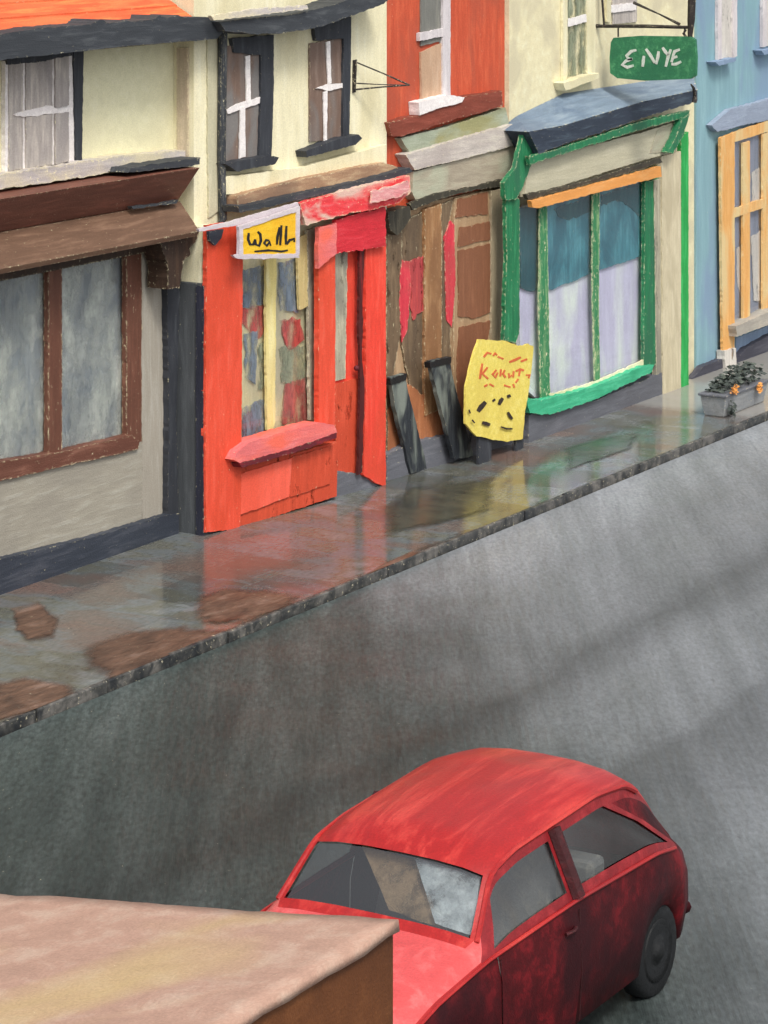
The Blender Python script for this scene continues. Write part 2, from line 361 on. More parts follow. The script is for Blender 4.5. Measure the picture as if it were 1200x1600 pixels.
def road_material():
    m, n, l, b, col, tc, t, gm = wet('wet_asphalt', [(.36, (.022, .030, .029, 1)), (.5, (.032, .042, .040, 1)), (.64, (.047, .058, .056, 1))], rough=(.44, .56), bump=.6, scale=2.0, stretch=(.12, 1.3, 1), dist=.15, turn=math.radians(-31.5), fleck=.05)
    sx = n.new('ShaderNodeSeparateXYZ'); l.new(tc.outputs['Object'], sx.inputs[0])
    wob = n.new('ShaderNodeTexNoise'); wob.inputs['Scale'].default_value = .55; wob.inputs['Detail'].default_value = 5; wob.inputs['Roughness'].default_value = .65; l.new(tc.outputs['Object'], wob.inputs['Vector'])
    def madd(a, k, c):
        x = n.new('ShaderNodeMath'); x.operation = 'MULTIPLY_ADD'; l.new(a, x.inputs[0]); x.inputs[1].default_value = k
        if isinstance(c, float): x.inputs[2].default_value = c
        else: l.new(c, x.inputs[2])
        return x.outputs[0]
    # wet sheen put into the colour: pale up the street, dark nearer
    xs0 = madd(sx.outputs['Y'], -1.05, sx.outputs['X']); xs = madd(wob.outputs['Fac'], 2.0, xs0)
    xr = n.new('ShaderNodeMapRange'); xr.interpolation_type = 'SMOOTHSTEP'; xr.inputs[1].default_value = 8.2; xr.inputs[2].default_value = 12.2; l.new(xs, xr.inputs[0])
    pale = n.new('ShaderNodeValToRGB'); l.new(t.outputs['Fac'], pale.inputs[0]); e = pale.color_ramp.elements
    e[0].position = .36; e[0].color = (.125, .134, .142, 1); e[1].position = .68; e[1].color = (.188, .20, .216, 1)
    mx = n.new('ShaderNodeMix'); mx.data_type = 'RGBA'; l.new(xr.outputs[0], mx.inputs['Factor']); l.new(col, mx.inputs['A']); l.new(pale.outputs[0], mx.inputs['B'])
    # tar joint and worn wheel tracks along the street, plus a painted shadow edge
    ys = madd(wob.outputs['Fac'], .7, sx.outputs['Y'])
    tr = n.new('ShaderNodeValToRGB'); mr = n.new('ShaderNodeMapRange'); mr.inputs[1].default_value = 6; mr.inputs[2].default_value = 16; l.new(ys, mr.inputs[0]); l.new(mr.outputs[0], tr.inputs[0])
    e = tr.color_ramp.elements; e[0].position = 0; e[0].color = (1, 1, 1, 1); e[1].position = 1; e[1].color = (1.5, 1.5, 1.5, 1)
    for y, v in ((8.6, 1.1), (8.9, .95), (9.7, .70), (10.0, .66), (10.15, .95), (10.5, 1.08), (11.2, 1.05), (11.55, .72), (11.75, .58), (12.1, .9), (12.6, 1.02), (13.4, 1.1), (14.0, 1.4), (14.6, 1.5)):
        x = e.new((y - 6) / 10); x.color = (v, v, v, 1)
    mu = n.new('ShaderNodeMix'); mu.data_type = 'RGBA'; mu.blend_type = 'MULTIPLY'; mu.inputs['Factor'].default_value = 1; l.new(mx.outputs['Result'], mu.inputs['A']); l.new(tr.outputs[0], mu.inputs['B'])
    mg = n.new('ShaderNodeMix'); mg.data_type = 'RGBA'; mg.blend_type = 'MULTIPLY'; mg.inputs['Factor'].default_value = 1; l.new(mu.outputs['Result'], mg.inputs['A']); l.new(gm.outputs[0], mg.inputs['B'])
    l.new(mg.outputs['Result'], b.inputs['Base Color'])
    return m

KY = 14.32      # kerb line
bm = bmesh.new(); add_box(bm, -250, 300, -250, KY - .02, -.4, -.085)
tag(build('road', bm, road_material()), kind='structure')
bm = bmesh.new(); add_box(bm, -250, 300, KY + .055, 300, -.4, 0)
pav = wet('wet_paving', [(.36, (.135, .098, .084, 1)), (.45, (.122, .108, .10, 1)), (.5, (.125, .14, .146, 1)), (.56, (.115, .115, .092, 1)), (.66, (.19, .205, .218, 1))], rough=(.07, .20), bump=.05, scale=.9, fleck=.25, stretch=(1, .6, 1), dist=.1)
def slabs_on(w, pale_x):
    m, n, l, b, col, tc, t, gm = w
    b.inputs['Specular IOR Level'].default_value = .3
    src = b.inputs['Base Color'].links[0].from_socket
    bp = n.new('ShaderNodeMapping'); bp.inputs['Scale'].default_value = (1, 1, 1)
    dn = n.new('ShaderNodeTexNoise'); dn.inputs['Scale'].default_value = 5; dn.inputs['Detail'].default_value = 5; l.new(tc.outputs['Object'], dn.inputs['Vector'])
    va = n.new('ShaderNodeVectorMath'); va.operation = 'MULTIPLY_ADD'; va.inputs[1].default_value = (.16, .16, 0); l.new(dn.outputs['Color'], va.inputs[0]); l.new(tc.outputs['Object'], va.inputs[2])
    br = n.new('ShaderNodeTexBrick'); br.offset = .5; br.inputs['Scale'].default_value = 1; br.inputs['Brick Width'].default_value = .95; br.inputs['Row Height'].default_value = .66
    br.inputs['Mortar Size'].default_value = .012; br.inputs['Mortar Smooth'].default_value = .5
    br.inputs['Color1'].default_value = (0, 0, 0, 1); br.inputs['Color2'].default_value = (1, 1, 1, 1); br.inputs['Mortar'].default_value = (.32, .32, .32, 1); l.new(va.outputs[0], br.inputs['Vector'])
    r = n.new('ShaderNodeValToRGB'); l.new(br.outputs['Color'], r.inputs[0]); e = r.color_ramp.elements
    e[0].position = 0; e[0].color = (.34, .36, .34, 1); e[1].position = 1; e[1].color = (1.7, 1.55, 1.42, 1)
    for p, c in ((.25, (.75, .72, .6)), (.45, (1.15, 1.2, 1.22)), (.62, (1.2, .98, .88)), (.8, (.95, 1.05, 1.1))): x = e.new(p); x.color = (*c, 1)
    mu = n.new('ShaderNodeMix'); mu.data_type = 'RGBA'; mu.blend_type = 'MULTIPLY'; mu.inputs['Factor'].default_value = .5; l.new(src, mu.inputs['A']); l.new(r.outputs[0], mu.inputs['B'])
    sx = n.new('ShaderNodeSeparateXYZ'); l.new(va.outputs[0], sx.inputs[0])
    xr = n.new('ShaderNodeMapRange'); xr.interpolation_type = 'SMOOTHSTEP'; xr.inputs[1].default_value = pale_x; xr.inputs[2].default_value = pale_x + .5; xr.inputs[4].default_value = .85; l.new(sx.outputs['X'], xr.inputs[0])
    mp = n.new('ShaderNodeMix'); mp.data_type = 'RGBA'; mp.inputs['B'].default_value = (.30, .292, .272, 1); l.new(xr.outputs[0], mp.inputs['Factor']); l.new(mu.outputs['Result'], mp.inputs['A'])
    l.new(mp.outputs['Result'], b.inputs['Base Color']); return m
pav = slabs_on(pav, 32.6)
tag(build('pavement', bm, pav), kind='structure')
kerbm = wet('kerb_stone', [(.35, (.018, .02, .023, 1)), (.48, (.05, .05, .048, 1)), (.62, (.13, .122, .112, 1))], rough=(.4, .6), bump=.4, scale=5, fleck=.75)[0]
bm = bmesh.new(); x = -40.0
while x < 80:
    L = rng.uniform(.8, 1.0); add_box(bm, x, x + L - .012, KY + rng.uniform(-.008, .008), KY + .05, -.3, .008 + rng.uniform(-.006, .006)); x += L
tag(build('kerb', bm, kerbm, bevel=.012), kind='structure')
mudm = wet('mud', [(.35, (.06, .033, .022, 1)), (.55, (.13, .072, .047, 1)), (.68, (.20, .13, .10, 1))], rough=(.4, .6), bump=.6, scale=3.5, fleck=.25, stretch=(.5, 1.6, 1))[0]
def ragged(m, lo=.42, hi=.52, sc=6.0, st=(.4, 1.4, 1), fade=False):
    n = m.node_tree.nodes; l = m.node_tree.links; b = n['Principled BSDF']; tc = n.new('ShaderNodeTexCoord'); mp = n.new('ShaderNodeMapping'); mp.inputs['Scale'].default_value = st
    t = n.new('ShaderNodeTexNoise'); t.inputs['Scale'].default_value = sc; t.inputs['Detail'].default_value = 7; t.inputs['Roughness'].default_value = .7
    r = n.new('ShaderNodeMapRange'); r.inputs[1].default_value = lo; r.inputs[2].default_value = hi
    l.new(tc.outputs['Object'], mp.inputs[0]); l.new(mp.outputs[0], t.inputs['Vector']); v = t.outputs['Fac']
    if fade:
        a = n.new('ShaderNodeAttribute'); a.attribute_name = 'fade'; x = n.new('ShaderNodeMath'); x.operation = 'MULTIPLY_ADD'; x.inputs[1].default_value = 1.0
        l.new(a.outputs['Fac'], x.inputs[0]); l.new(v, x.inputs[2]); v = x.outputs[0]
    l.new(v, r.inputs[0]); l.new(r.outputs[0], b.inputs['Alpha'])
ragged(mudm, .75, 1.15, 5.0, fade=True)
for k_ in ('goods_blue', 'goods_red', 'goods_rust', 'goods_green', 'rose', 'mauve_red', 'umber', 'curtain_pale', 'curtain_lilac', 'ochre', 'grey_strip', 'red_dark', 'pink_white', 'e_white'):
    ragged(M[k_], *((.40, .64) if k_[:4] == 'good' else (.42, .70) if k_[:4] == 'curt' else (.34, .41)), 2.2 if k_[:4] == 'curt' else 7.0, (1.2, 1.2, .4) if k_[:4] != 'curt' else (1, 1, .7))
def blot(name, mat, px, z):
    """a thin uneven film on the paving, wearing away towards its rim"""
    p = [ground(x, y, z) for x, y in px]; c = sum(p, Vector()) / len(p); rim = []
    for i, a in enumerate(p):
        for j in range(6): rim.append(a.lerp(p[(i + 1) % len(p)], j / 6))
    bm = bmesh.new(); lay = bm.verts.layers.float.new('fade'); rings = []
    for f, v in ((1.25, 0), (1.0, .35), (.7, .75), (.35, 1)):
        ring = []
        for q in rim:
            w = bm.verts.new(c + (q - c) * f); w[lay] = v; ring.append(w)
        rings.append(ring)
    for a, b in zip(rings, rings[1:]):
        for k in range(len(a)): bm.faces.new((a[k], a[(k+1) % len(a)], b[(k+1) % len(a)], b[k]))
    bm.faces.new(rings[-1])
    for w in bm.verts: w.co.z = z; w.co.y = max(w.co.y, KY + .01)
    return tag(build(name, bm, mat), kind='structure')
for px in ([(20,952),(60,940),(92,965),(85,995),(45,1002),(26,985)],
           [(312,930),(350,918),(420,922),(470,930),(440,955),(385,972),(330,975),(306,960)],
           [(135,1010),(200,985),(290,978),(355,985),(345,1005),(250,1045),(170,1060),(130,1035)],
           [(-20,1068),(40,1058),(110,1070),(118,1090),(60,1115),(-20,1130)],
           [(560,905),(600,880),(650,858),(660,866),(600,896),(566,915)]):
    blot('mud_patch', mudm, px, .012)
olive = wet('olive_wet', [(.35, (.04, .042, .035, 1)), (.6, (.085, .085, .06, 1))], rough=(.15, .3), bump=.2, scale=2, stretch=(1, .4, 1))[0]  # olive tone for patches that fade towards the rim
ragged(olive, .80, 1.2, 3.0, fade=True)
for px in ([(600,790),(640,760),(770,745),(772,795),(700,815),(600,840)], [(880,700),(935,685),(1000,672),(990,700),(930,720),(885,735)]):
    blot('olive_patch', olive, px, .010)

# ------------------------------------------------------------------ facade planes
PA = Plane(17.1)
PB = Plane(16.85, 24.3, -.126)
PC = Plane(16.52, 27.48, -.085)
PD = Plane(16.25)
PE = Plane(16.22)

def wall_block(name, parent, plane, mat, x0, x1, ztop, back=22.5):
    bm = bmesh.new()
    a = [Vector((x0, plane.Y(x0), -.03)), Vector((x1, plane.Y(x1), -.03)), Vector((x1, back, -.03)), Vector((x0, back, -.03))]
    b = [p + Vector((0, 0, ztop + .03)) for p in a]
    add_hexa(bm, a, b); return build(name, bm, mat, parent)

def pitched_roof(parent, plane, mat, x0, x1, z, rise=2.2, over=.3, back=22.5, tiles=True):
    bm = bmesh.new(); ym = (plane.Y(x0) + back) / 2; yf0, yf1 = plane.Y(x0) - over, plane.Y(x1) - over; t = .14
    prof0 = [Vector((x0, yf0, z)), Vector((x0, ym, z + rise)), Vector((x0, back + over, z)), Vector((x0, back + over, z - t)), Vector((x0, ym, z + rise - t)), Vector((x0, yf0, z - t))]
    prof1 = [Vector((x1, yf1 if i in (0, 5) else p.y, p.z)) for i, p in enumerate(prof0)]
    add_hexa(bm, prof0, prof1)
    return build('roof', bm, mat, parent)

def upper_window(parent, plane, frame_mat, frame_outs, pane_out, pane_mat, bars, bar_mat, sill=None, sill_mat=None, off=.05, pane_off=.022):
    w = slab('window', parent, plane, frame_mat, frame_outs, off, off - .004)
    slabs('pane', w, plane, pane_mat, pane_out, pane_off, .018, amp=.008)
    if bars: slabs('glazing_bar', w, plane, bar_mat, bars, .04, .015, amp=.008)
    if sill: slab('sill', w, plane, sill_mat or frame_mat, sill, .14, .136)
    return w

# ---- house A: cream, orange roof, grey and brown shopfront
A = thing('house', 'cream house with orange roof over a brown and grey shopfront, at the left edge', 'building', (23.0, 17.1, 0))
wall_block('wall', A, PA, M['cream_wall'], 12.0, 24.296, 4.98)
# roof: courses of tiles rising from the eaves
bm = bmesh.new()
ze = 5.12; n = 16
for i in range(n):
    y0 = 16.62 + i * .2; z0 = ze + i * .125
    pts = []
    add_hexa(bm, [Vector((11.8, y0, z0 - .06)), Vector((11.8, y0, z0)), Vector((11.8, y0 + .24, z0 + .13)), Vector((11.8, y0 + .24, z0 + .02))],
                 [Vector((24.28 - .02 * i, y0, z0 - .06)), Vector((24.28 - .02 * i, y0, z0)), Vector((24.28 - .02 * i, y0 + .24, z0 + .13)), Vector((24.28 - .02 * i, y0 + .24, z0 + .02))])
add_hexa(bm, [Vector((11.8, 19.9, 7.08)), Vector((11.8, 19.9, 7.2)), Vector((11.8, 22.6, 5.2)), Vector((11.8, 22.6, 5.0))], [Vector((23.9, 19.9, 7.08)), Vector((23.9, 19.9, 7.2)), Vector((23.9, 22.6, 5.2)), Vector((23.9, 22.6, 5.0))])
build('roof', bm, M['roof'], A)
PG = Plane(16.6)
slab('gutter', A, PG, M['slate'], [(-160,82),(0,54),(60,44),(140,38),(152,34),(160,30),(168,36),(190,34),(196,31),(205,34),(240,30),(250,24),(262,29),(278,23),(288,27),(330,27),(344,36),(350,50),(338,61),(200,72),(0,94),(-160,118)], 0, .5, amp=.006)
w = upper_window(A, PA, M['white_bar'], q4(8,116,92,84,270,252), [q4(14,36,97,95,268,264), q4(41,82,95,91,175,170), q4(41,82,183,178,264,257), q4(87,108,91,88,168,164), q4(87,108,178,175,257,252)], M['window_grey'], None, None, pane_off=.062)
slab('reveal_strip', w, PA, M['slate_v'], [(115,78),(131,76),(128,255),(119,257)], .07, .066)
slab('reveal_top', w, PA, M['slate_v'], [(10,93),(20,88),(114,79),(114,87),(60,97),(12,101)], .07, .066)
slab('glazing_bar', w, PA, M['white_bar'], [[(22,180),(30,176),(80,165),(88,170),(84,178),(36,183)]], .075, .02, amp=.012)
bm = bmesh.new(); add_box(bm, 24.278, 24.298, PB.Y(24.3) + .06, PB.Y(24.3) + .2, 3.72, 4.93)
corner_bm = bm
slab('timber_post', A, PA, M['beam_grey'], [(-40,60),(-18,56),(-18,290),(-42,296)], .03, .028, amp=.012)
slab('band', A, PA, M['lavender_band'], [(-160,318),(0,273),(100,258),(190,243),(300,234),(312,238),(310,250),(0,296),(-160,330)], .16, .156, amp=.012)
slab('drip_edge', A, PA, M['slate'], [(205,262),(285,250),(313,246),(312,257),(283,261),(200,270)], .40, .25)
# fascia boards: an S-shaped cornice made of two sloping boards
def sloped(name, parent, mat, x0, prof, right_px):
    """extruded along the street: prof = [(Y, Z)], right end mitred"""
    bm = bmesh.new()
    lo = [Vector((x0, y, z)) for y, z, _ in prof]; hi = [Vector((xr, y, z)) for y, z, xr in prof]
    add_hexa(bm, lo, hi); return build(name, bm, mat, parent)
def zx(px, py, Y): p = Plane(Y).P(px, py); return p.z, p.x
z1, x1 = zx(312, 262, 16.62); z2, x2 = zx(280, 314, 16.86); z3, x3 = zx(312, 361, 16.55)
sloped('fascia', A, M['fascia'], 12.0, [(16.62, z1, x1), (16.88, z2, x2), (17.094, z2, x2), (17.094, z1, x1)], None)
sloped('lower_fascia', A, M['fascia_low'], 12.0, [(16.85, z2 - .004, x2), (16.55, z3, x3), (16.57, z3 - .05, x3 - .02), (17.094, z3 - .05, x3 - .02), (17.094, z2 - .004, x2)], None)
slab('fascia_crease_shadow', A, PA, M['slate'], [(206,323),(250,318),(279,312),(276,318),(240,322),(208,327)], .34, .06)  # slate strip painted as shade in the crease between the boards
zs = Plane(16.75).P(0, 430).z
bm = bmesh.new(); add_box(bm, 12.0, 24.05, 16.9, 17.09, z3 - .19, z3 - .052); build('soffit_board', bm, M['dark_brown'], A)
slab('bracket', A, PA, M['dark_brown'], [(250,372),(312,362),(306,378),(296,388),(298,398),(288,405),(284,425),(281,450),(262,452),(262,410),(254,392)], .42, .25, amp=.012)
slab('pilaster', A, PA, M['slate_v'], [(261,448),(281,448),(276,640),(279,828),(262,832),(264,640)], .2, .196, amp=.01)
slab('jamb_panel', A, PA, M['grey_panel_v'], [(222,378),(262,372),(263,800),(222,812)], .13, .126)
slab('riser_panel', A, PA, M['grey_panel'], [(-160,792),(0,748),(222,690),(222,812),(0,880),(-160,925)], .13, .126)
slab('plinth', A, PA, M['navy'], [(-160,922),(0,874),(150,838),(268,803),(280,802),(280,840),(0,940),(-160,990)], .22, .216)
bm = bmesh.new()
sw = slab('shop_window', A, PA, M['brown_frame_h'], [(-160,770),(0,722),(100,705),(205,680),(218,690),(216,702),(0,752),(-160,800)], .16, .156)
slabs('mullion', sw, PA, M['brown_frame'], [q4(76,97,400,398,735,728), q4(198,222,380,378,705,698), q4(-160,-140,430,430,790,785)], .12, .06)
slab('curtain', sw, PA, M['curtain_slate'], [q4(-160,78,440,400,770,725), q4(95,200,398,385,715,695)], .03, .026, amp=0)
slabs('net_curtain', sw, PA, M['curtain_pale'], [q4(-150,77,440,402,768,726), q4(96,199,399,387,713,696)], .045, .004, amp=0)
slab('pane', sw, PA, GL, [q4(-140,77,436,404,770,728), q4(96,199,400,390,715,697)], .07, .006, amp=0)

# ---- house B: cream with the red shop
B = thing('house', 'cream house with two dark-framed upstairs windows over the bright red shop', 'building', (25.9, 16.65, 0))
wall_block('wall', B, PB, M['cream_wall_b'], 24.3, 27.478, 7.2)
pitched_roof(B, PB, M['slate'], 24.3, 27.478, 7.32)
slab('eaves', B, PB, M['slate'], [(342,34),(400,28),(460,22),(520,8),(560,-6),(606,-16),(606,2),(590,10),(552,24),(500,42),(440,52),(400,54),(352,48)], .35, .345, amp=.012)
slab('eaves_lip', B, PB, M['lavender_band'], [(330,24),(400,14),(480,8),(482,14),(400,24),(334,32)], .40, .045, amp=.01)
upper_window(B, PB, M['slate_v'], [[(362,60),(428,54),(428,140),(424,246),(405,248),(408,140),(408,86),(366,82)]], [[(353,70),(408,82),(407,248),(352,256)]], M['window_brown'],
             [[(354,172),(370,162),(416,150),(418,156),(400,164),(356,178)], [(384,88),(391,86),(392,160),(386,162)], [(376,168),(383,166),(384,245),(374,248)]], M['white_bar'],
             [(352,256),(380,250),(420,243),(436,246),(430,256),(370,268)])
upper_window(B, PB, M['slate_v'], [[(490,42),(530,32),(549,26),(548,120),(546,212),(536,213),(537,60),(494,64)]], [[(484,68),(537,58),(536,216),(484,222)]], M['window_brown'],
             [[(494,138),(510,132),(540,130),(540,136),(515,142)], [(510,66),(516,64),(518,130),(513,132)], [(506,144),(512,142),(511,220),(507,221)]], M['white_bar'],
             [(478,236),(520,220),(560,210),(566,216),(556,226),(480,246)])
bm = bmesh.new()
add_tube(bm, [PB.P(348, 50, .06), PB.P(346, 240, .06), PB.P(348, 342, .06), PB.P(336, 380, .10)], [.05, .045, .045, .06], 10)
build('drainpipe', bm, M['pipe'], B)
build('timber_post', corner_bm, M['beam'], B)
slab('timber_post', B, PB, M['beam_grey'], [(324,60),(340,58),(341,330),(326,340)], .02, .018, amp=.014)
slab('hopper', B, PB, M['navy'], [(326,362),(350,358),(346,372),(336,384),(328,376)], .34, .03, amp=.008)
slab('ledge', B, PB, M['cream_wall_b'], [(352,276),(470,262),(604,226),(604,254),(470,292),(352,304)], .10, .096)
slab('cornice', B, PB, M['tan_cornice'], [(372,306),(400,298),(470,280),(600,254),(622,262),(618,272),(470,300),(372,322)], .2, .196, amp=.01)
slab('cornice_shadow_line', B, PB, M['slate'], [(372,322),(400,318),(460,304),(560,284),(640,262),(645,268),(620,278),(470,312),(400,328),(374,332)], .30, .2, amp=.01)  # dark strip painted as the shadow line under the cornice
slab('lilac_rail', B, PB, M['lilac_frame'], [(310,358),(360,346),(465,316),(470,326),(400,345),(360,354),(312,362)], .46, .03, amp=.008)
slab('shop_fascia', B, PB, M['fascia_red'], [(468,318),(560,292),(640,274),(642,300),(622,318),(540,336),(478,352)], .36, .06, amp=.014)
slab('shop_fascia_pale_panel', B, PB, M['pink_white'], [(580,300),(638,282),(640,298),(618,310),(580,318)], .42, .018, amp=.02)  # pale pink panel of the red and white fascia
slab('lintel', B, PB, M['crimson'], [(525,344),(602,322),(604,385),(560,392),(524,396)], .31, .05, amp=.02)
slab('door_case', B, PB, M['pink'], [(498,356),(526,348),(526,396),(498,420)], .315, .05, amp=.012)
slab('pilaster', B, PB, M['red'], [(324,352),(380,345),(378,560),(377,800),(374,826),(322,832),(321,600)], .30, .05, amp=.01)
slab('riser', B, PB, M['red_dark'], [(374,730),(528,690),(526,775),(372,826)], .28, .276)
slab('riser_panel', B, PB, M['salmon'], [(376,740),(456,716),(452,776),(372,806)], .30, .018)
slab('riser_panel', B, PB, M['red_dark'], [(452,716),(520,696),(516,756),(454,776)], .296, .014)
slab('sill', B, PB, M['pink'], [(364,718),(372,704),(392,690),(440,676),(500,660),(522,664),(527,676),(460,700),(376,724)], .40, .2, amp=.01)
slab('sill_edge', B, PB, M['maroon'], [(374,724),(460,700),(526,676),(526,684),(470,704),(378,731)], .41, .2, amp=.012)
# shop window with goods
sw = slab('shop_window', B, PB, M['red'], [(498,390),(524,384),(524,680),(498,664)], .26, .06)
slab('display_back', sw, PB, M['shop_back'], [(376,395),(500,360),(500,672),(376,705)], .04, .036, amp=0)
slabs('goods', sw, PB, M['goods_blue'], [[(378,420),(414,414),(412,478),(378,480)], [(436,410),(466,404),(466,490),(438,486)], [(382,520),(404,516),(400,600),(384,590)], [(378,640),(420,620),(420,672),(380,690)]], .06, .012, amp=.03, seg=.04)
slabs('goods', sw, PB, M['goods_red'], [[(378,482),(416,476),(416,512),(404,530),(378,505)], [(438,500),(470,498),(476,530),(456,545),(446,535)]], .062, .014, amp=.03, seg=.04)
slabs('goods', sw, PB, M['goods_rust'], [[(446,600),(478,590),(480,660),(440,660)], [(380,650),(398,640),(402,676),(380,684)]], .064, .014, amp=.035, seg=.04)
slabs('goods', sw, PB, M['goods_green'], [[(436,545),(478,540),(476,600),(440,598)], [(404,540),(420,530),(420,600),(404,610)]], .058, .01, amp=.03, seg=.04)
slab('mullion', sw, PB, M['pale_yellow'], [(416,400),(432,400),(430,660),(426,672),(418,672),(416,560)], .12, .03, amp=.012)
slab('mullion', sw, PB, M['ochre'], [(464,372),(480,366),(482,478),(468,484)], .12, .03, amp=.012)
slab('mullion', sw, PB, M['grey_strip'], [(480,360),(500,352),(500,650),(484,656)], .125, .03, amp=.014)
slab('pane', sw, PB, GL, [(378,405),(498,372),(498,668),(378,698)], .085, .006, amp=0)
# door
dr = slab('door', B, PB, M['red_door'], [(524,390),(602,378),(602,745),(524,752)], .16, .156)
slab('door_panel', dr, PB, M['red_dark'], [(524,600),(562,590),(562,742),(526,738)], .18, .018)
slab('pane', dr, PB, M['grey_strip'], [(522,396),(543,392),(540,592),(522,596)], .185, .02, amp=.012)
slab('door_gap', dr, PB, M['door_gap'], [(562,388),(570,386),(567,470),(566,560),(570,610),(566,738),(560,742),(563,600),(561,500)], .25, .03, amp=.012)
slab('door_leaf', B, PB, M['red_door'], [(571,384),(603,376),(603,760),(590,756),(568,742),(572,600)], .24, .05, amp=.01)
bm = bmesh.new(); c = PB.P(557, 575, .23); bmesh.ops.create_uvsphere(bm, u_segments=10, v_segments=8, radius=.03, matrix=__import__('mathutils').Matrix.Translation(c)); build('handle', bm, M['maroon'], dr, smooth=True)
slab('doorstep', B, PB, M['blue_grey'], [(524,735),(560,740),(604,757),(604,775),(524,790)], .2, .18)
# the return wall between the two houses: slate side door
ya, yb = 17.09, PB.Y(24.3, .28)
bm = bmesh.new()
ztop = Plane(16.9).P(300, 436).z
xl = PB.P(322, 600, .3).x
add_box(bm, xl + .01, 24.40, yb + .035, ya - .02, -.02, ztop)
sdr = build('side_door', bm, M['door_slate'], B, bevel=.012)
bm = bmesh.new(); add_box(bm, xl - .012, xl + .009, yb + .03, yb + .12, -.02, ztop - .02); build('door_stile', bm, M['navy_strip'], sdr)
bm = bmesh.new(); add_box(bm, xl + .03, 24.42, yb + .03, PB.Y(24.3) + .05, ztop + .002, Plane(16.6).P(326, 352).z - .02); build('pilaster_return', bm, M['cream_wall_b'], B)

# ---- house C: orange brick over the brown shop
C = thing('house', 'orange-red house over the brown shopfront with pale stone cornice', 'building', (28.7, 16.4, 0))
wall_block('wall', C, PC, M['brick'], 27.484, 29.96, 7.5)
pitched_roof(C, PC, M['slate'], 27.484, 29.96, 7.62)
cw = upper_window(C, PC, M['white_frame'], [[(692,-40),(704,-44),(704,152),(692,155)], [(656,52),(694,44),(694,56),(656,64)]], [[(658,-40),(692,-46),(692,64),(658,72)]], M['mid_glass'], None, None,
             [(654,160),(700,148),(726,152),(722,160),(690,168),(656,180)], M['white_bar'])
slab('pane', cw, PC, M['peach_glass'], [(658,82),(692,66),(693,156),(659,164)], .03, .026)
slab('brick_sill', C, PC, M['brick_sill'], [(606,192),(660,178),(720,152),(784,142),(786,166),(720,184),(626,213),(612,212)], .12, .116, amp=.01)
slab('cornice', C, PC, M['sage'], [(626,216),(700,198),(790,168),(796,194),(700,222),(640,238)], .09, .086, amp=.01)
slab('cornice', C, PC, M['lilac_cornice'], [(634,242),(700,222),(800,194),(832,192),(828,214),(810,226),(700,254),(648,266)], .15, .146, amp=.01)
slab('fascia', C, PC, M['taupe'], [(646,268),(700,254),(808,226),(814,250),(800,284),(720,294),(650,312),(644,300)], .12, .116, amp=.01)
slab('fascia_shadow_line', C, PC, M['corbel'], [(640,318),(680,302),(740,292),(780,280),(804,284),(798,290),(740,297),(690,310),(645,328)], .15, .05, amp=.01)  # dark strip standing for the shade under the fascia
slab('corbel', C, PC, M['corbel'], [(606,332),(640,322),(642,340),(634,352),(622,368),(610,360)], .19, .15, amp=.015)
slab('shopfront', C, PC, M['tan_panel'], [(605,330),(800,288),(800,700),(605,748)], .06, .056, amp=0)
slab('pilaster', C, PC, M['umber'], [(604,362),(628,350),(626,520),(612,600),(606,700),(604,740)], .10, .04, amp=.012)
slab('window_panel', C, PC, M['umber'], [(628,345),(664,330),(662,640),(640,600),(628,540)], .085, .025, amp=.012)
slabs('goods', C, PC, M['rose'], [[(628,405),(640,408),(642,450),(636,520),(628,535),(624,480)]], .105, .015, amp=.02, seg=.04)
slabs('goods', C, PC, M['mauve_red'], [[(636,410),(662,400),(663,480),(646,500),(638,470)]], .10, .012, amp=.03, seg=.04)
slab('post', C, PC, M['tan_post'], [(664,328),(690,318),(690,560),(688,640),(664,650)], .12, .05, amp=.012)
slab('post', C, PC, M['umber'], [(690,318),(708,312),(700,360),(704,560),(696,600),(690,560)], .10, .03, amp=.012)
slab('hanging_cloth', C, PC, M['rose'], [(694,370),(704,345),(710,352),(712,440),(706,512),(698,500)], .112, .01, amp=.012)
dr = slab('door', C, PC, M['tan_panel'], [(710,310),(770,296),(770,670),(708,690)], .10, .036, amp=.004)
for o in ([(716,312),(762,300),(763,334),(712,340)], [(718,356),(766,346),(768,374),(716,386)], [(716,392),(768,380),(766,488),(740,498),(716,494)], [(718,512),(768,500),(762,530),(740,600),(716,660),(714,560)]):
    slab('door_panel', dr, PC, M['door_brown'], o, .112, .01, amp=.014)
slab('jamb', C, PC, M['taupe_v'], [(768,298),(800,290),(792,560),(790,680),(768,690)], .13, .06, amp=.01)
slab('base_board', C, PC, M['rust'], [(606,640),(640,600),(664,620),(690,610),(716,650),(716,700),(606,730)], .105, .03, amp=.02)
slab('plinth', C, PC, M['blue_grey'], [(604,712),(640,692),(700,680),(800,660),(800,725),(604,775)], .19, .186, amp=.012)

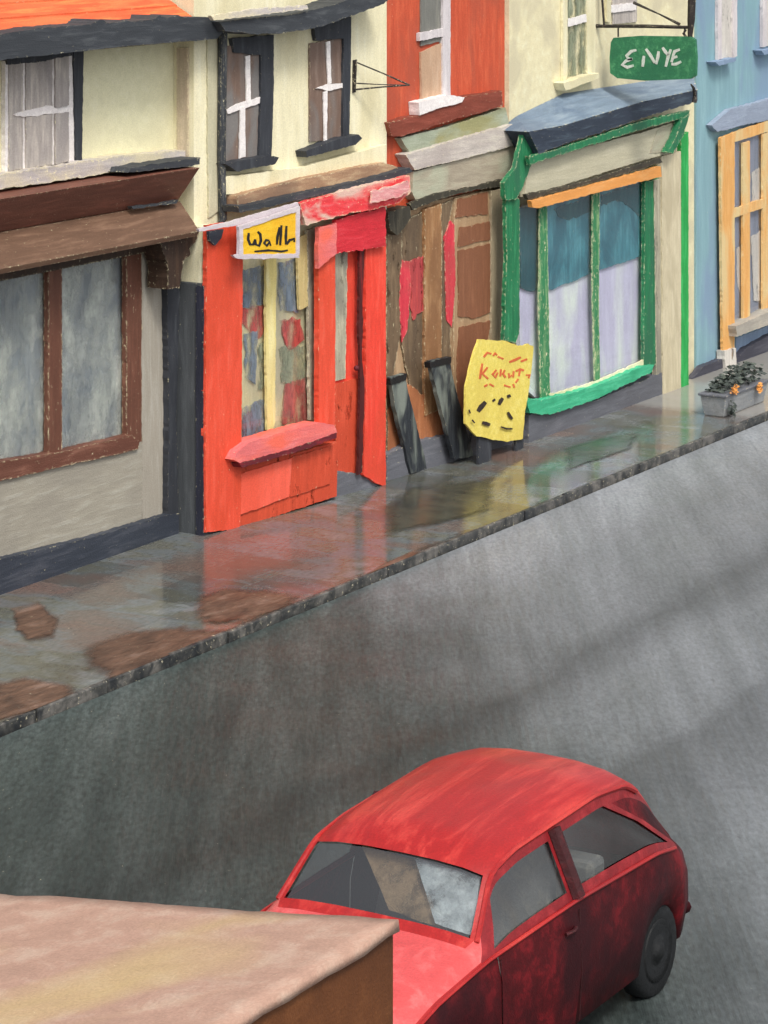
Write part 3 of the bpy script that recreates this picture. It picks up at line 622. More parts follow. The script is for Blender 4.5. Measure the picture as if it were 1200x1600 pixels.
# ---- house D: cream with the green shop
D = thing('house', 'cream house with the green-framed bow shopfront and slate-blue canopy', 'building', (32.5, 16.25, 0))
wall_block('wall', D, PD, M['cream_wall_d'], 29.964, 35.146, 7.9)
pitched_roof(D, PD, M['slate'], 29.964, 35.146, 8.02)
upper_window(D, PD, M['cream_wall_b'], [[(880,-40),(887,-42),(887,118),(880,136)], [(917,-46),(931,-48),(930,118),(917,114)]], [[(887,-40),(917,-46),(918,116),(888,120)]], M['goods_green'], [[(886,30),(916,22),(917,34),(886,42)]], M['white_bar'],
             [(880,130),(916,118),(936,114),(936,122),(884,142)], M['cream_wall_b'], off=.04)
upper_window(D, PD, M['cream_wall_b'], [[(948,-46),(955,-46),(955,34),(948,34)]], [[(955,-40),(997,-46),(995,34),(958,38)]], M['window_grey'], [[(955,8),(994,4),(994,16),(955,20)]], M['white_bar'], None, off=.04)
# canopy: sloping roof over the shop
Yt, Yb = 16.24, 15.85
zt, _ = zx(1000, 132, Yt); zb, _ = zx(960, 180, Yb); zb2, _ = zx(960, 205, Yb)
pa = [Plane(Yt).P(806, 182), Plane(Yt).P(880, 146), Plane(Yt).P(1000, 128), Plane(Yt).P(1082, 116)]
pb = [Plane(Yb).P(826, 206), Plane(Yb).P(880, 196), Plane(Yb).P(1000, 160), Plane(Yb).P(1090, 140)]
pc = [Plane(Yb + .02).P(842, 240), Plane(Yb + .02).P(880, 226), Plane(Yb + .02).P(1000, 186), Plane(Yb + .02).P(1090, 158)]
bm = bmesh.new(); va = [bm.verts.new(p) for p in pa]; vb = [bm.verts.new(p) for p in pb]; vc = [bm.verts.new(p + Vector((0, .4, 0))) for p in pb]
for i in range(3):
    bm.faces.new((va[i], va[i+1], vb[i+1], vb[i])); bm.faces.new((vb[i], vb[i+1], vc[i+1], vc[i]))
bm.faces.new((va[0], vb[0], vc[0])); bm.faces.new((va[3], vc[3], vb[3])); bm.faces.new(va + vc[::-1])
can = build('canopy', bm, M['awning'], D)
bm = bmesh.new(); b1 = [p + Vector((0, .002, -.004)) for p in pb]
add_prism(bm, rough_loop(b1 + pc[::-1], .012, .06), .3); build('canopy_edge', bm, M['awning_dark'], can)
slab('green_moulding', D, PD, M['green'], [(826,244),(860,236),(1000,190),(1078,172),(1076,182),(1000,203),(850,250),(828,258)], .38, .05, amp=.012)
slab('console_bracket', D, PD, M['green'], [(818,206),(846,214),(862,236),(838,242),(828,262),(818,290),(806,312),(790,312),(788,286),(806,262),(812,236)], .30, .06, amp=.014)
slab('fascia', D, PD, M['d_fascia'], [(826,252),(1000,208),(1064,188),(1052,238),(1000,252),(820,308)], .28, .07, amp=.01)
slab('fascia_end', D, PD, M['taupe'], [(1026,204),(1062,190),(1056,236),(1016,240)], .288, .006, amp=.015)
slab('end_moulding', D, PD, M['green'], [(1066,186),(1078,178),(1068,212),(1052,240),(1044,238),(1058,210)], .40, .1, amp=.012)
slab('shadow_strip', D, PD, M['corbel'], [(822,304),(920,282),(1030,246),(1036,254),(930,284),(826,312)], .32, .05, amp=.01)  # dark strip put in as the shade below the fascia
slab('blind_roller', D, PD, M['orange_strip'], [(830,314),(930,288),(1032,260),(1034,276),(930,302),(842,325),(832,324)], .36, .06, amp=.01)
sw = slab('shop_window', D, PD, M['green'], [[(1008,284),(1030,278),(1032,568),(1006,574)]], .24, .05, amp=.012)
slab('corner_stile', sw, PD, M['green'], [(790,290),(812,312),(812,520),(806,536),(788,532),(792,400)], .26, .05, amp=.012)
slab('curtain', sw, PD, M['lavender'], [(812,330),(1008,285),(1008,572),(858,640),(812,600)], .12, .05, amp=0)
slab('blind', sw, PD, M['teal_dark'], [(812,326),(846,318),(845,452),(830,456),(814,450)], .15, .02, amp=.014)
slabs('blind', sw, PD, M['teal'], [[(852,322),(928,300),(926,425),(900,438),(856,454)], [(938,298),(1008,280),(1008,398),(980,408),(938,422)]], .15, .02, amp=.02)
slabs('blind_header', sw, PD, M['teal_dark'], [[(866,326),(926,306),(924,330),(890,344),(872,338)], [(940,304),(1006,284),(1008,345),(980,320),(962,312),(940,322)]], .16, .008, amp=.02)
slab('pane', sw, PD, GL, [(812,322),(1008,280),(1008,572),(858,630),(812,590)], .20, .006, amp=0)
slab('mullion', sw, PD, M['green_mullion'], [(844,320),(855,316),(858,500),(860,636),(846,640),(842,480)], .22, .02, amp=.012)
slab('mullion', sw, PD, M['green_mullion'], [(926,304),(937,300),(936,470),(938,602),(930,604),(926,470)], .22, .02, amp=.012)
slab('sill', sw, PD, M['turquoise'], [(822,622),(846,626),(860,622),(930,604),(1006,572),(1022,570),(1018,582),(930,624),(860,648),(828,646)], .32, .12, amp=.014)
slab('glass_bead', sw, PD, M['cream_wall_b'], [(858,616),(930,596),(1006,562),(1006,570),(930,604),(862,622)], .235, .02, amp=.012)
slab('stall_riser', D, PD, M['blue_grey'], [(826,648),(930,626),(1034,582),(1036,625),(930,668),(826,705)], .26, .25, amp=.012)
slab('jamb', D, PD, M['grey_strip'], [(1022,282),(1036,278),(1036,612),(1026,600)], .25, .06, amp=.012)
slab('pilaster', D, PD, M['pale_pilaster'], [(1034,244),(1064,236),(1064,630),(1036,640)], .27, .07, amp=.01)
slab('edge_strip', D, PD, M['green_bright'], [(1064,214),(1076,206),(1076,620),(1064,630)], .265, .06, amp=.01)

# ---- house E: blue
E = thing('house', 'pale blue house with orange-framed shop window, at the right edge', 'building', (38.0, 16.22, 0))
wall_block('wall', E, PE, M['blue_wall'], 35.15, 45.0, 7.1)
pitched_roof(E, PE, M['slate'], 35.15, 45.0, 7.22)
upper_window(E, PE, M['white_frame'], [[(1122,-50),(1128,-50),(1128,92),(1122,94)], [(1146,-54),(1152,-56),(1152,88),(1146,90)]], [[(1128,-50),(1146,-54),(1146,90),(1128,92)]], M['e_white'], None, None, [(1118,97),(1150,90),(1150,95),(1124,103)], M['blue_low'])
upper_window(E, PE, M['white_frame'], [[(1192,-60),(1198,-60),(1198,72),(1192,74)], [(1216,-64),(1222,-66),(1222,68),(1216,70)]], [[(1198,-60),(1216,-64),(1216,70),(1198,72)]], M['e_white'], None, None, [(1190,79),(1226,72),(1226,77),(1194,86)], M['blue_low'])
slab('lintel', E, PE, M['lintel'], [(1112,196),(1140,172),(1260,138),(1260,176),(1160,196),(1122,206)], .09, .086, amp=.012)
slab('dado', E, PE, M['blue_low'], [(1150,528),(1300,470),(1300,560),(1150,600)], .012, .01, amp=.01)
sw = slab('shop_window', E, PE, M['e_orange'], [(1126,216),(1148,206),(1148,560),(1130,566)], .10, .04, amp=.01)
slabs('frame_bar', sw, PE, M['e_orange'], [[(1148,206),(1290,158),(1290,178),(1148,222)], [(1161,224),(1172,220),(1172,500),(1161,504)], [(1192,210),(1204,206),(1204,490),(1192,494)], [(1148,326),(1290,276),(1290,292),(1148,340)], [(1232,196),(1244,192),(1244,470),(1232,476)], [(1280,180),(1290,176),(1290,455),(1280,460)]], .085, .03, amp=.008)
slab('display_back', sw, PE, M['e_glass'], [(1140,214),(1288,170),(1288,460),(1140,510)], .02, .012, amp=0)
slabs('curtain', sw, PE, M['e_white'], [[(1151,390),(1160,382),(1160,470),(1152,440)], [(1175,270),(1190,262),(1190,320),(1176,325)], [(1174,370),(1190,360),(1192,470),(1178,470)], [(1205,350),(1230,340),(1230,450),(1206,460)]], .03, .008, amp=.02, seg=.04)
slab('pane', sw, PE, GL, [(1148,214),(1282,172),(1282,462),(1148,506)], .06, .006, amp=0)
slab('sill', sw, PE, M['e_sill'], [(1150,510),(1200,488),(1290,448),(1290,474),(1200,508),(1152,526)], .22, .2, amp=.012)
slab('post_foot', sw, PE, M['e_white'], [(1132,548),(1150,544),(1151,580),(1134,588)], .14, .12, amp=.012)
slab('plinth', E, PE, M['plinth_dark'], [[(1082,592),(1100,572),(1132,560),(1132,600),(1082,620)], [(1151,562),(1165,545),(1200,525),(1300,480),(1300,540),(1151,592)]], .10, .096, amp=.012)

# ------------------------------------------------------------------ signs and brackets
sg = thing('shop_sign', 'yellow sign with black handwritten lettering in a pale frame over the red shop window', 'sign', PB.P(420, 400, .46))
slab('board', sg, PB, M['yellow'], [(378,356),(464,328),(464,398),(378,399)], .50, .03, amp=.005)
slab('frame', sg, PB, M['lilac_frame'], [[(374,356),(380,354),(380,400),(374,400)], [(463,330),(469,328),(468,398),(463,398)], [(364,398),(380,397),(466,396),(468,403),(380,405),(368,403)], [(373,354),(469,322),(469,329),(374,360)]], .51, .035, amp=.007)
strokes = [[(389,364),(388,374),(391,382),(396,382),(399,374)], [(399,374),(400,382),(405,384),(408,376),(407,366),(403,362)],
           [(421,376),(416,375),(413,380),(417,384),(422,378),(423,384)], [(437,355),(434,370),(433,382)], [(440,352),(439,368),(438,383)], [(448,353),(447,368),(447,382)], [(448,382),(453,375),(460,373),(460,378)]]
slab('lettering', sg, PB, M['black'], [ribbon(s, 4.0) for s in strokes] + [ribbon([(398,393),(420,391),(440,393),(450,391)], 3.2)], .505, .004, amp=.003, seg=.02)

# triangular iron bracket on house B
bk = thing('iron_bracket', 'small black triangular iron bracket on the cream wall by the orange house', 'bracket', PB.P(554, 140, .0))
bm = bmesh.new()
a, b_, c_ = PB.P(556, 97, .03), PB.P(554, 140, .03), Plane(16.0).P(640, 133)
for p, q in ((a, b_), (b_, c_), (c_, a)): add_tube(bm, [p, (p + q) / 2 + Vector((0, 0, .004)), q], [.011, .009, .009], 6)
add_tube(bm, [b_ + Vector((.0, 0, .07)), b_.lerp(c_, .5) + Vector((0, 0, .03)), c_], [.009, .006, .006], 6)
build('arm', bm, M['iron'], bk)
slab('wall_plate', bk, PB, M['iron'], [(553,94),(558,93),(556,144),(552,145)], .02, .016, amp=.004)

# hanging sign: stands out square to the wall of house D
XS = 32.25
def SX(px, py):
    d = ray(px, py); t = XS / d.x; return EYE + d * t
hb = thing('sign_bracket', 'black iron sign bracket holding the green hanging sign', 'bracket', SX(944, 41))
bm = bmesh.new(); wy = 16.25
w0 = SX(944, 41); add_tube(bm, [Vector((XS, wy, w0.z)), w0, SX(1010, 41), SX(1080, 43)], [.025, .022, .024, .02], 7)
add_tube(bm, [SX(940, -60), SX(941, 0), SX(944, 41)], .016, 6)
add_tube(bm, [Vector((XS, wy, SX(940, -60).z)), SX(940, -60), SX(1078, -58)], .02, 6)
add_tube(bm, [SX(990, 4), SX(1030, 22), SX(1062, 38)], [.02, .01, .02], 6)
build('arm', bm, M['iron'], hb)
bm = bmesh.new(); add_tube(bm, [SX(1080, -62), SX(1081, 0), SX(1080, 30), SX(1078, 60)], [.05, .052, .05, .03], 8); build('drop_post', bm, M['iron'], hb)
bm = bmesh.new(); add_tube(bm, [SX(966, 43), SX(966, 58)], .012, 6); build('hook', bm, M['iron'], hb)
bm = bmesh.new(); add_tube(bm, [SX(1071, 46), SX(1068, 52), SX(1072, 59)], .02, 6); build('hook', bm, M['iron'], hb)
hs_ = thing('hanging_sign', 'green hanging board with white painted letters beside the pale blue house', 'sign', SX(1020, 90))
out = rough_loop([SX(x, y) for x, y in ((956,66),(960,59),(1000,56),(1080,57),(1087,62),(1089,90),(1088,118),(1080,123),(1010,126),(966,122),(955,114),(954,90))], .008, .04)
bm = bmesh.new()
o2 = [Vector((XS - .03, p.y, p.z)) for p in out]; add_prism(bm, o2, 0, Vector((.06, 0, 0))); build('board', bm, M['sign_green'], hs_)
bm = bmesh.new()
LET = [[(996,78),(988,80),(981,87),(984,92),(990,92)], [(990,92),(980,95),(974,101),(982,105),(992,102)], [(1006,104),(1007,95),(1008,87)], [(1011,76),(1018,86),(1025,98)], [(1027,100),(1030,88),(1031,80)],
       [(1037,74),(1041,80),(1046,86)], [(1050,77),(1046,88),(1042,104)], [(1064,77),(1056,80),(1053,88)], [(1060,88),(1053,90),(1051,97)], [(1051,100),(1058,100),(1066,96)]]
for s in LET:
    p = [SX(x, y) for x, y in ribbon(s, 5.0)]
    add_prism(bm, [Vector((XS - .036, q.y, q.z)) for q in p], 0, Vector((.005, 0, 0)))
build('lettering', bm, M['sign_white'], hs_)
# little hook at the end of the canopy
bm = bmesh.new(); add_tube(bm, [Plane(15.84).P(x, y) for x, y in ((1080,132),(1084,138),(1086,150),(1085,160))], [.012, .02, .02, .035], 7); build('canopy_hook', bm, M['iron'], D)

# ------------------------------------------------------------------ things on the pavement
def plank(label, out, yb, m):
    base = Plane(yb, m=m)
    t = thing('plank', label, 'plank', ground(*out[4], 0), 'dark planks leaning by the brown shop')
    p = [base.P(x, y) for x, y in out]
    lo = min(q.z for q in p)
    p = [q + Vector((0, 0, -lo + .0)) if False else q for q in p]
    for q in p: q.z = max(q.z, 0.002)
    bm = bmesh.new(); add_prism(bm, rough_loop(p, .01, .05), .05); build('board', bm, M['plank'], t)
    bm = bmesh.new(); u = [p[0].lerp(p[1], s) for s in (0, 1)]
    cap = [u[0] + Vector((-.03, -.012, -.01)), u[1] + Vector((.03, -.012, 0)), u[1] + Vector((.02, -.012, -.07)), u[0] + Vector((-.01, -.012, -.08))]
    add_prism(bm, rough_loop(cap, .012, .03), .074); build('end_cap', bm, M['black'], t)
    return t
plank('dark slate plank leaning at the brown shop, nearer the red door', [(610,590),(632,584),(640,620),(668,735),(642,740),(616,628)], 16.28, .02)
plank('dark slate plank leaning at the brown shop, nearer the yellow notice board', [(672,564),(702,558),(708,592),(740,712),(710,718),(680,600)], 16.12, .02)

PY = Plane(15.86, m=.05)
yb_ = thing('notice_board', 'yellow notice board with red and black scribbled writing standing on the pavement', 'sign', ground(772, 716, 0))
slab('board', yb_, PY, M['board_yellow'], [(748,530),(790,533),(812,541),(826,537),(834,541),(828,600),(820,646),(817,686),(790,690),(745,682),(727,662),(728,604),(738,560),(745,540)], .0, .025, amp=.01, seg=.04)
red = [[(756,558),(762,551),(768,553)], [(771,556),(774,552),(777,555)], [(778,557),(787,561)], [(796,566),(806,562),(814,558)], [(814,565),(824,561)],
       [(754,568),(752,580),(750,592)], [(762,574),(754,584),(763,592)], [(776,578),(770,585),(774,590),(778,582)], [(783,577),(782,588)], [(789,578),(786,584),(790,590)], [(795,583),(796,590),(800,586)], [(803,580),(802,590)], [(806,580),(813,577),(819,579)], [(813,578),(811,588)], [(822,586),(828,586),(826,591)],
       [(757,604),(762,601)], [(765,600),(772,604)], [(788,602),(798,605)], [(802,600),(804,606)], [(806,598),(810,592)]]
slab('red_writing', yb_, PY, M['scribble_red'], [ribbon(s, 4.0) for s in red], .004, .004, amp=.003, seg=.02)
blk = [([(747,643),(752,636),(759,628)], 8), ([(770,627),(774,624)], 4), ([(780,632),(783,626),(786,622)], 6), ([(793,620),(798,618)], 6), ([(794,644),(797,650),(801,655)], 4.5), ([(754,660),(760,662),(766,664)], 6), ([(783,667),(792,670),(801,670)], 3.4), ([(733,640),(735,646)], 3), ([(738,656),(742,661)], 3)]
slabs('black_writing', yb_, PY, M['scribble_black'], [ribbon(s, w_) for s, w_ in blk], .004, .004, amp=.003, seg=.02)
bm = bmesh.new()
for x0, x1, yb2 in ((748, 768, 722), (806, 818, 708)):
    p = [PY.P(x0, 676, -.03), PY.P(x1, 676, -.03), PY.P(x1, yb2, -.03), PY.P(x0, yb2, -.03)]
    for q in p[2:]: q.z = .001
    b3 = bmesh.new(); add_prism(b3, rough_loop(p, .004, .05), .03); build('leg', b3, M['slate_v'], yb_)
bm.free()
bm = bmesh.new()
l_, r_ = PY.P(756, 560, -.04), PY.P(814, 556, -.04)
for p in (l_, r_): add_tube(bm, [p, Vector((p.x, p.y + .22, .015))], .016, 6)
build('back_strut', bm, M['slate_v'], yb_)

# planter at the right end of the pavement
PP = Plane(14.62)
pt = thing('planter', 'slate-grey planter trough with dark leaves and orange blooms outside the blue house', 'planter', PP.P(1170, 660))
g0 = ground(1137, 650, 0)
bm = bmesh.new(); x0 = PP.P(1134, 650).x; x1 = x0 + 1.3
ztr = PP.P(1160, 612).z
add_hexa(bm, [Vector((x0 + .04, 14.66, .0)), Vector((x1 - .04, 14.66, .0)), Vector((x1 - .04, 14.93, .0)), Vector((x0 + .04, 14.93, .0))],
             [Vector((x0, 14.62, ztr)), Vector((x1, 14.62, ztr)), Vector((x1, 14.97, ztr)), Vector((x0, 14.97, ztr))])
build('trough', bm, M['trough'], pt, bevel=.015)
bm = bmesh.new(); add_box(bm, x0 - .02, x1 + .02, 14.60, 14.99, ztr, ztr + .03); build('rim', bm, M['blue_grey'], pt, bevel=.008)
def leaf(bm, c, n, s):
    n = n.normalized(); u = n.cross(Vector((.3, .2, 1))).normalized(); w = n.cross(u)
    v = [bm.verts.new(c + u * s * a + w * s * b) for a, b in ((-1, 0), (-.2, .45), (1, 0), (-.2, -.45))]; bm.faces.new(v)
bm = bmesh.new()
for i in range(420):
    t = rng.random(); x = x0 + .1 + t * (x1 - x0 - .15); hh = .02 + .20 * min(1, t * 2.2) * rng.random()
    c = Vector((x, 14.80 + rng.uniform(-.15, .15), ztr + .03 + hh))
    leaf(bm, c, Vector((rng.uniform(-1, 1), rng.uniform(-1, .2), rng.uniform(.1, 1))), rng.uniform(.03, .055))
for i in range(60):
    c = Vector((x0 + .12 + rng.gauss(0, .05), 14.59 + rng.uniform(-.03, .02), ztr - .16 + rng.gauss(0, .06)))
    leaf(bm, c, Vector((rng.uniform(-.6, .6), -1, rng.uniform(0, .8))), rng.uniform(.025, .045))
build('foliage', bm, M['leaf'], pt)
for px, py, sc_ in ((1148, 608, 1.0), (1187, 605, .8)):
    c0 = Plane(14.57).P(px, py); bm = bmesh.new()
    for i in range(60):
        c = c0 + Vector((rng.gauss(0, .045), rng.uniform(-.02, .02), rng.gauss(0, .035))) * sc_
        leaf(bm, c, Vector((rng.uniform(-.7, .7), -1, rng.uniform(-.2, .9))), rng.uniform(.02, .04))
    build('bloom', bm, M['bloom'], pt)

# ------------------------------------------------------------------ red car
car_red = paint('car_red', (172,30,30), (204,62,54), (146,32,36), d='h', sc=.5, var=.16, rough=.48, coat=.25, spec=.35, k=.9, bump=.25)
car_low_shaded = paint('car_low_shaded', (84,13,20), (120,22,30), (48,11,18), d='n', sc=.55, var=.3, rough=.6, coat=.05, spec=.2, k=.8, bump=.25)  # shade on the flank put into the paint as darker maroon
car_trim = paint('car_trim', (62,14,20), (92,20,26), d='n', k=.8)
tyre = paint('tyre', (30,33,36), (46,49,53), d='n', k=.6, rough=.8)
rimm = paint('wheel_rim', (30,32,34), (44,46,48), d='n', k=.6, rough=.6)
chrome = paint('dull_chrome', (150,152,154), (176,176,176), d='n', rough=.3)
inter = paint('car_interior', (116,116,116), (138,134,126), (124,104,80), d='n', sc=.6, k=.9)
cglass = glass('car_glass', tint=(.85, .88, .88), refl=.5, rough=.2)
seam = paint('seam', (60,16,20), d='n', k=.8)
ZR = -.085
CX, CY = 12.72, 8.30
def curve(tab):
    def f(x):
        if x <= tab[0][0]: return tab[0][1]
        for (a, va), (b, vb) in zip(tab, tab[1:]):
            if x <= b:
                t = (x - a) / (b - a); return va + (vb - va) * t
        return tab[-1][1]
    def g(x):   # lightly smoothed
        return (f(x - .06) + f(x - .03) + 2 * f(x) + f(x + .03) + f(x + .06)) / 6
    return g
zt_ = curve([(0,.52),(.03,.66),(.12,.82),(.4,.92),(.95,1.0),(1.0,1.02),(1.30,1.34),(1.5,1.41),(2.0,1.46),(2.6,1.47),(3.0,1.42),(3.25,1.30),(3.5,1.10),(3.72,.86),(3.81,.68),(3.85,.5)])
wb_ = curve([(0,.48),(.06,.60),(.25,.67),(1.0,.72),(2.0,.74),(3.1,.735),(3.5,.70),(3.75,.62),(3.85,.50)])
wr_ = curve([(0,.42),(.06,.52),(.25,.58),(.95,.65),(1.0,.65),(1.30,.57),(1.6,.56),(2.6,.57),(3.1,.56),(3.5,.53),(3.75,.48),(3.85,.38)])
zb_ = curve([(0,.48),(.04,.60),(.15,.74),(.5,.85),(1.0,.93),(2.0,.95),(3.1,.90),(3.5,.82),(3.75,.68),(3.85,.46)])
ze_ = curve([(0,.51),(.04,.64),(.15,.79),(.5,.90),(.95,.965),(1.0,.98),(1.30,1.28),(1.6,1.33),(2.6,1.36),(3.0,1.31),(3.25,1.19),(3.5,.98),(3.75,.78),(3.85,.48)])
WX = (.62, 3.2); WR = .27
def z0_(x):
    z = .2
    for w in WX:
        d = abs(x - w)
        if d < .31: z = max(z, .22 + math.sqrt(max(0, .31 ** 2 - d * d)) * .95)
    return min(z, zb_(x) - .2) if zb_(x) - .2 > .2 else .2
def section(x):
    w, z_b, zt, ze, wr, z0 = wb_(x), zb_(x), zt_(x), ze_(x), wr_(x), z0_(x)
    zt = max(zt, ze + .004); ze = max(ze, z_b + .004)
    L = lambda t: (w + (wr - w) * t, z_b + (ze - z_b) * t)
    mid = z0 + (z_b - z0) * .45; up = z0 + (z_b - z0) * .8
    rows = [(0, z0), (w - .16, z0), (w - .05, z0), (w - .005, z0 + .03), (w + .035, mid), (w + .03, up), (w, z_b), L(.14), L(.5), L(.84), (wr, ze),
            (wr * .94, ze + (zt - ze) * .38), (wr * .72, ze + (zt - ze) * .74), (wr * .4, ze + (zt - ze) * .95), (0, zt)]
    return rows
xs = sorted(set([0, .015, .03, .05, .08, .12] + [round(.16 + i * .05, 3) for i in range(74)] + [3.82, 3.835, 3.85] + [1.02, 1.28]))
xs = [x for x in xs if x <= 3.85]
sec = [section(x) for x in xs]; NR = len(sec[0])
cells = {'body': [], 'lower': [], 'door': [], 'windscreen': [], 'bonnet': [], 'window_frame': [], 'side_window': [], 'rear_side': [], 'rear_window': []}
def which(i, r):
    xm = (xs[i] + xs[i + 1]) / 2
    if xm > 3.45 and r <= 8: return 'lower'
    if r >= 11:
        if 1.02 < xm < 1.28: return 'windscreen'
        if 3.28 < xm < 3.62 and r >= 12: return 'rear_window'
    if r in (7, 8):
        if 1.13 < xm < 1.95: return 'side_window'
        if 2.12 < xm < 3.38: return 'rear_side'
    if xm < .95 and r >= 7: return 'bonnet'
    if .95 < xm and 6 <= r <= 9: return 'window_frame'
    if 1.12 < xm < 2.02 and 3 <= r <= 5: return 'door'
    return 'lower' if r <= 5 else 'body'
for i in range(len(xs) - 1):
    for r in range(NR - 1): cells[which(i, r)].append((i, r))
def warp(x, r):
    a = {8: .07, 9: .13, 10: .10}.get(r, 0); b = {8: -.34, 9: -.70, 10: -.30}.get(r, 0)
    h = lambda d, w: max(0, 1 - (d / w) ** 2) ** 2
    return x + a * h(x - 1.12, .5) + b * h(x - 3.36, 1.25)
def car_mesh(keys, side=0, push=0.0, inset=0.0):
    bm = bmesh.new(); cache = {}
    def v(i, r, s):
        if r in (0, NR - 1): s0 = 0
        else: s0 = s
        k = (i, r, s0)
        if k not in cache:
            xx = warp(xs[i], r); y, z = section(xx)[r] if xx != xs[i] else sec[i][r]
            yy = y + (push if y > .2 else 0)
            cache[k] = bm.verts.new((CX + xx, CY - s * yy if s0 else CY, ZR + z + (push if r > 9 else 0)))
        return cache[k]
    for key in keys:
        for i, r in cells[key]:
            for s in ((1, -1) if side == 0 else (side,)):
                try: bm.faces.new([v(i, r, s), v(i + 1, r, s), v(i + 1, r + 1, s), v(i, r + 1, s)])
                except ValueError: pass
    if 'lower' in keys:
        for i in (0, len(xs) - 1):
            ring = [v(i, r, 1) for r in range(NR)] + [v(i, r, -1) for r in range(NR - 2, 0, -1)]
            try: bm.faces.new(ring)
            except ValueError: pass
    return bm
car = thing('car', 'small red hatchback seen from above driving down the wet road', 'car', (CX + 1.8, CY, ZR))
body = build('body', car_mesh(['body']), car_red, car, smooth=True)
build('bonnet', car_mesh(['bonnet']), paint('car_bonnet_lit', (222,84,84), (236,112,110), (206,64,66), d='n', sc=.35, var=.1, rough=.42, coat=.5, k=.85), car, smooth=True)  # light on the bonnet put into the paint as paler pink
build('window_frame', car_mesh(['window_frame']), paint('car_frame', (140,28,34), (166,44,48), (112,22,30), d='n', sc=.5, rough=.5, coat=.2, spec=.3, k=.85), car, smooth=True)
low = build('lower_body', car_mesh(['lower']), car_low_shaded, car, smooth=True)
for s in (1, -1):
    dd = build('door', car_mesh(['door'], s, .006), car_low_shaded, car, smooth=True)
    bm = bmesh.new(); yy = CY - s * (wb_(1.8) + .045)
    add_tube(bm, [(CX + 1.82, yy, ZR + .82), (CX + 1.88, yy - s * .02, ZR + .825), (CX + 1.95, yy, ZR + .82)], .012, 6); build('handle', bm, car_trim, dd)
    build('side_window', car_mesh(['side_window'], s, -.012), cglass, car, smooth=True)
    build('rear_side_window', car_mesh(['rear_side'], s, -.012), cglass, car, smooth=True)
    # belt moulding
    bm = bmesh.new(); pts = [(CX + x_, CY - s * (wb_(x_) + .012), ZR + zb_(x_)) for x_ in [.2 + .1 * k for k in range(33)]]
    add_tube(bm, pts, .012, 6); build('belt_moulding', bm, car_red, car)
    # window pillars stand proud
    bm = bmesh.new()
    P_ = lambda x_, t: Vector((CX + x_, CY - s * (wb_(x_) + (wr_(x_) - wb_(x_)) * t + .006), ZR + zb_(x_) + (ze_(x_) - zb_(x_)) * t))
    add_tube(bm, [P_(2.04, .02), P_(2.04, .5), P_(2.04, .95)], .05, 8); build('pillar', bm, car_trim, car)
    bm = bmesh.new(); add_tube(bm, [(CX + x_, CY - s * (wr_(x_) + .004), ZR + ze_(x_)) for x_ in [1.02 + .06 * k for k in range(37)]], .016, 6); build('roof_gutter', bm, car_red, car)
    for xx in (1.12, 2.03):
        bm = bmesh.new(); add_tube(bm, [(CX + xx, CY - s * (wb_(xx) + .02), ZR + .26), (CX + xx, CY - s * (wb_(xx) + .036), ZR + .55), (CX + xx, CY - s * (wb_(xx) + .02), ZR + .9)], .004, 5); build('door_seam', bm, seam, dd)
build('windscreen', car_mesh(['windscreen'], 0, -.01), cglass, car, smooth=True)
build('rear_window', car_mesh(['rear_window'], 0, -.008), cglass, car, smooth=True)
brownm = paint('sheet_brown', (134,110,82), (150,126,98), d='n', k=.95)
reflm = paint('reflection_pale', (196,204,208), (212,218,220), (170,180,186), d='n', sc=.8)  # pale colour of the sky reflection in the windscreen
for nm, mt, (a0, a1, b0, b1), o in (('reflection_sheet', reflm, (-.50, -.08, -.60, -.34), .06), ('brown_sheet', brownm, (-.08, .30, -.34, -.02), .10)):  # sheets added behind the glass: painted reflection streak, brown patch beside it
    bm = bmesh.new(); q = [Vector((CX + 1.26 + o, CY + a0, ZR + 1.25)), Vector((CX + 1.26 + o, CY + a1, ZR + 1.28)), Vector((CX + 1.04 + o, CY + b1, ZR + 1.03)), Vector((CX + 1.04 + o, CY + b0, ZR + 1.0))]
    add_prism(bm, rough_loop(q, .012, .05), 0, Vector((.015, 0, -.004))); build(nm, bm, mt, car)
ragged(reflm, .34, .62, 5.0, (1, 1, 1)); ragged(brownm, .30, .5, 5.0, (1, 1, 1))
# interior: floor, seats, dashboard, wheel
bm = bmesh.new(); add_box(bm, CX + 1.05, CX + 3.2, CY - .6, CY + .6, ZR + .3, ZR + .45)
add_box(bm, CX + 1.02, CX + 1.22, CY - .6, CY + .6, ZR + .72, ZR + .9)
cab = build('cabin', bm, inter, car, bevel=.02)
for s in (1, -1):
    bm = bmesh.new(); add_box(bm, CX + 1.6, CX + 2.0, CY + s * .36 - .24, CY + s * .36 + .24, ZR + .45, ZR + .62)
    add_hexa(bm, [Vector((CX + 1.95, CY + s*.36 - .24, ZR + .55)), Vector((CX + 2.05, CY + s*.36 - .24, ZR + .55)), Vector((CX + 2.2, CY + s*.34 - .2, ZR + 1.2)), Vector((CX + 2.12, CY + s*.34 - .2, ZR + 1.2))],
                 [Vector((CX + 1.95, CY + s*.36 + .24, ZR + .55)), Vector((CX + 2.05, CY + s*.36 + .24, ZR + .55)), Vector((CX + 2.2, CY + s*.34 + .2, ZR + 1.2)), Vector((CX + 2.12, CY + s*.34 + .2, ZR + 1.2))])
    build('seat', bm, inter, car, bevel=.03)
bm = bmesh.new(); add_box(bm, CX + 2.6, CX + 2.8, CY - .55, CY + .55, ZR + .45, ZR + .95); build('rear_seat', bm, inter, car, bevel=.04)
bm = bmesh.new(); add_tube(bm, [(CX + 1.36 + .05 * math.sin(a), CY - .3 + .18 * math.cos(a), ZR + .9 + .16 * math.sin(a)) for a in [k * math.pi / 8 for k in range(17)]], .014, 6); build('steering_wheel', bm, M['black'], car)
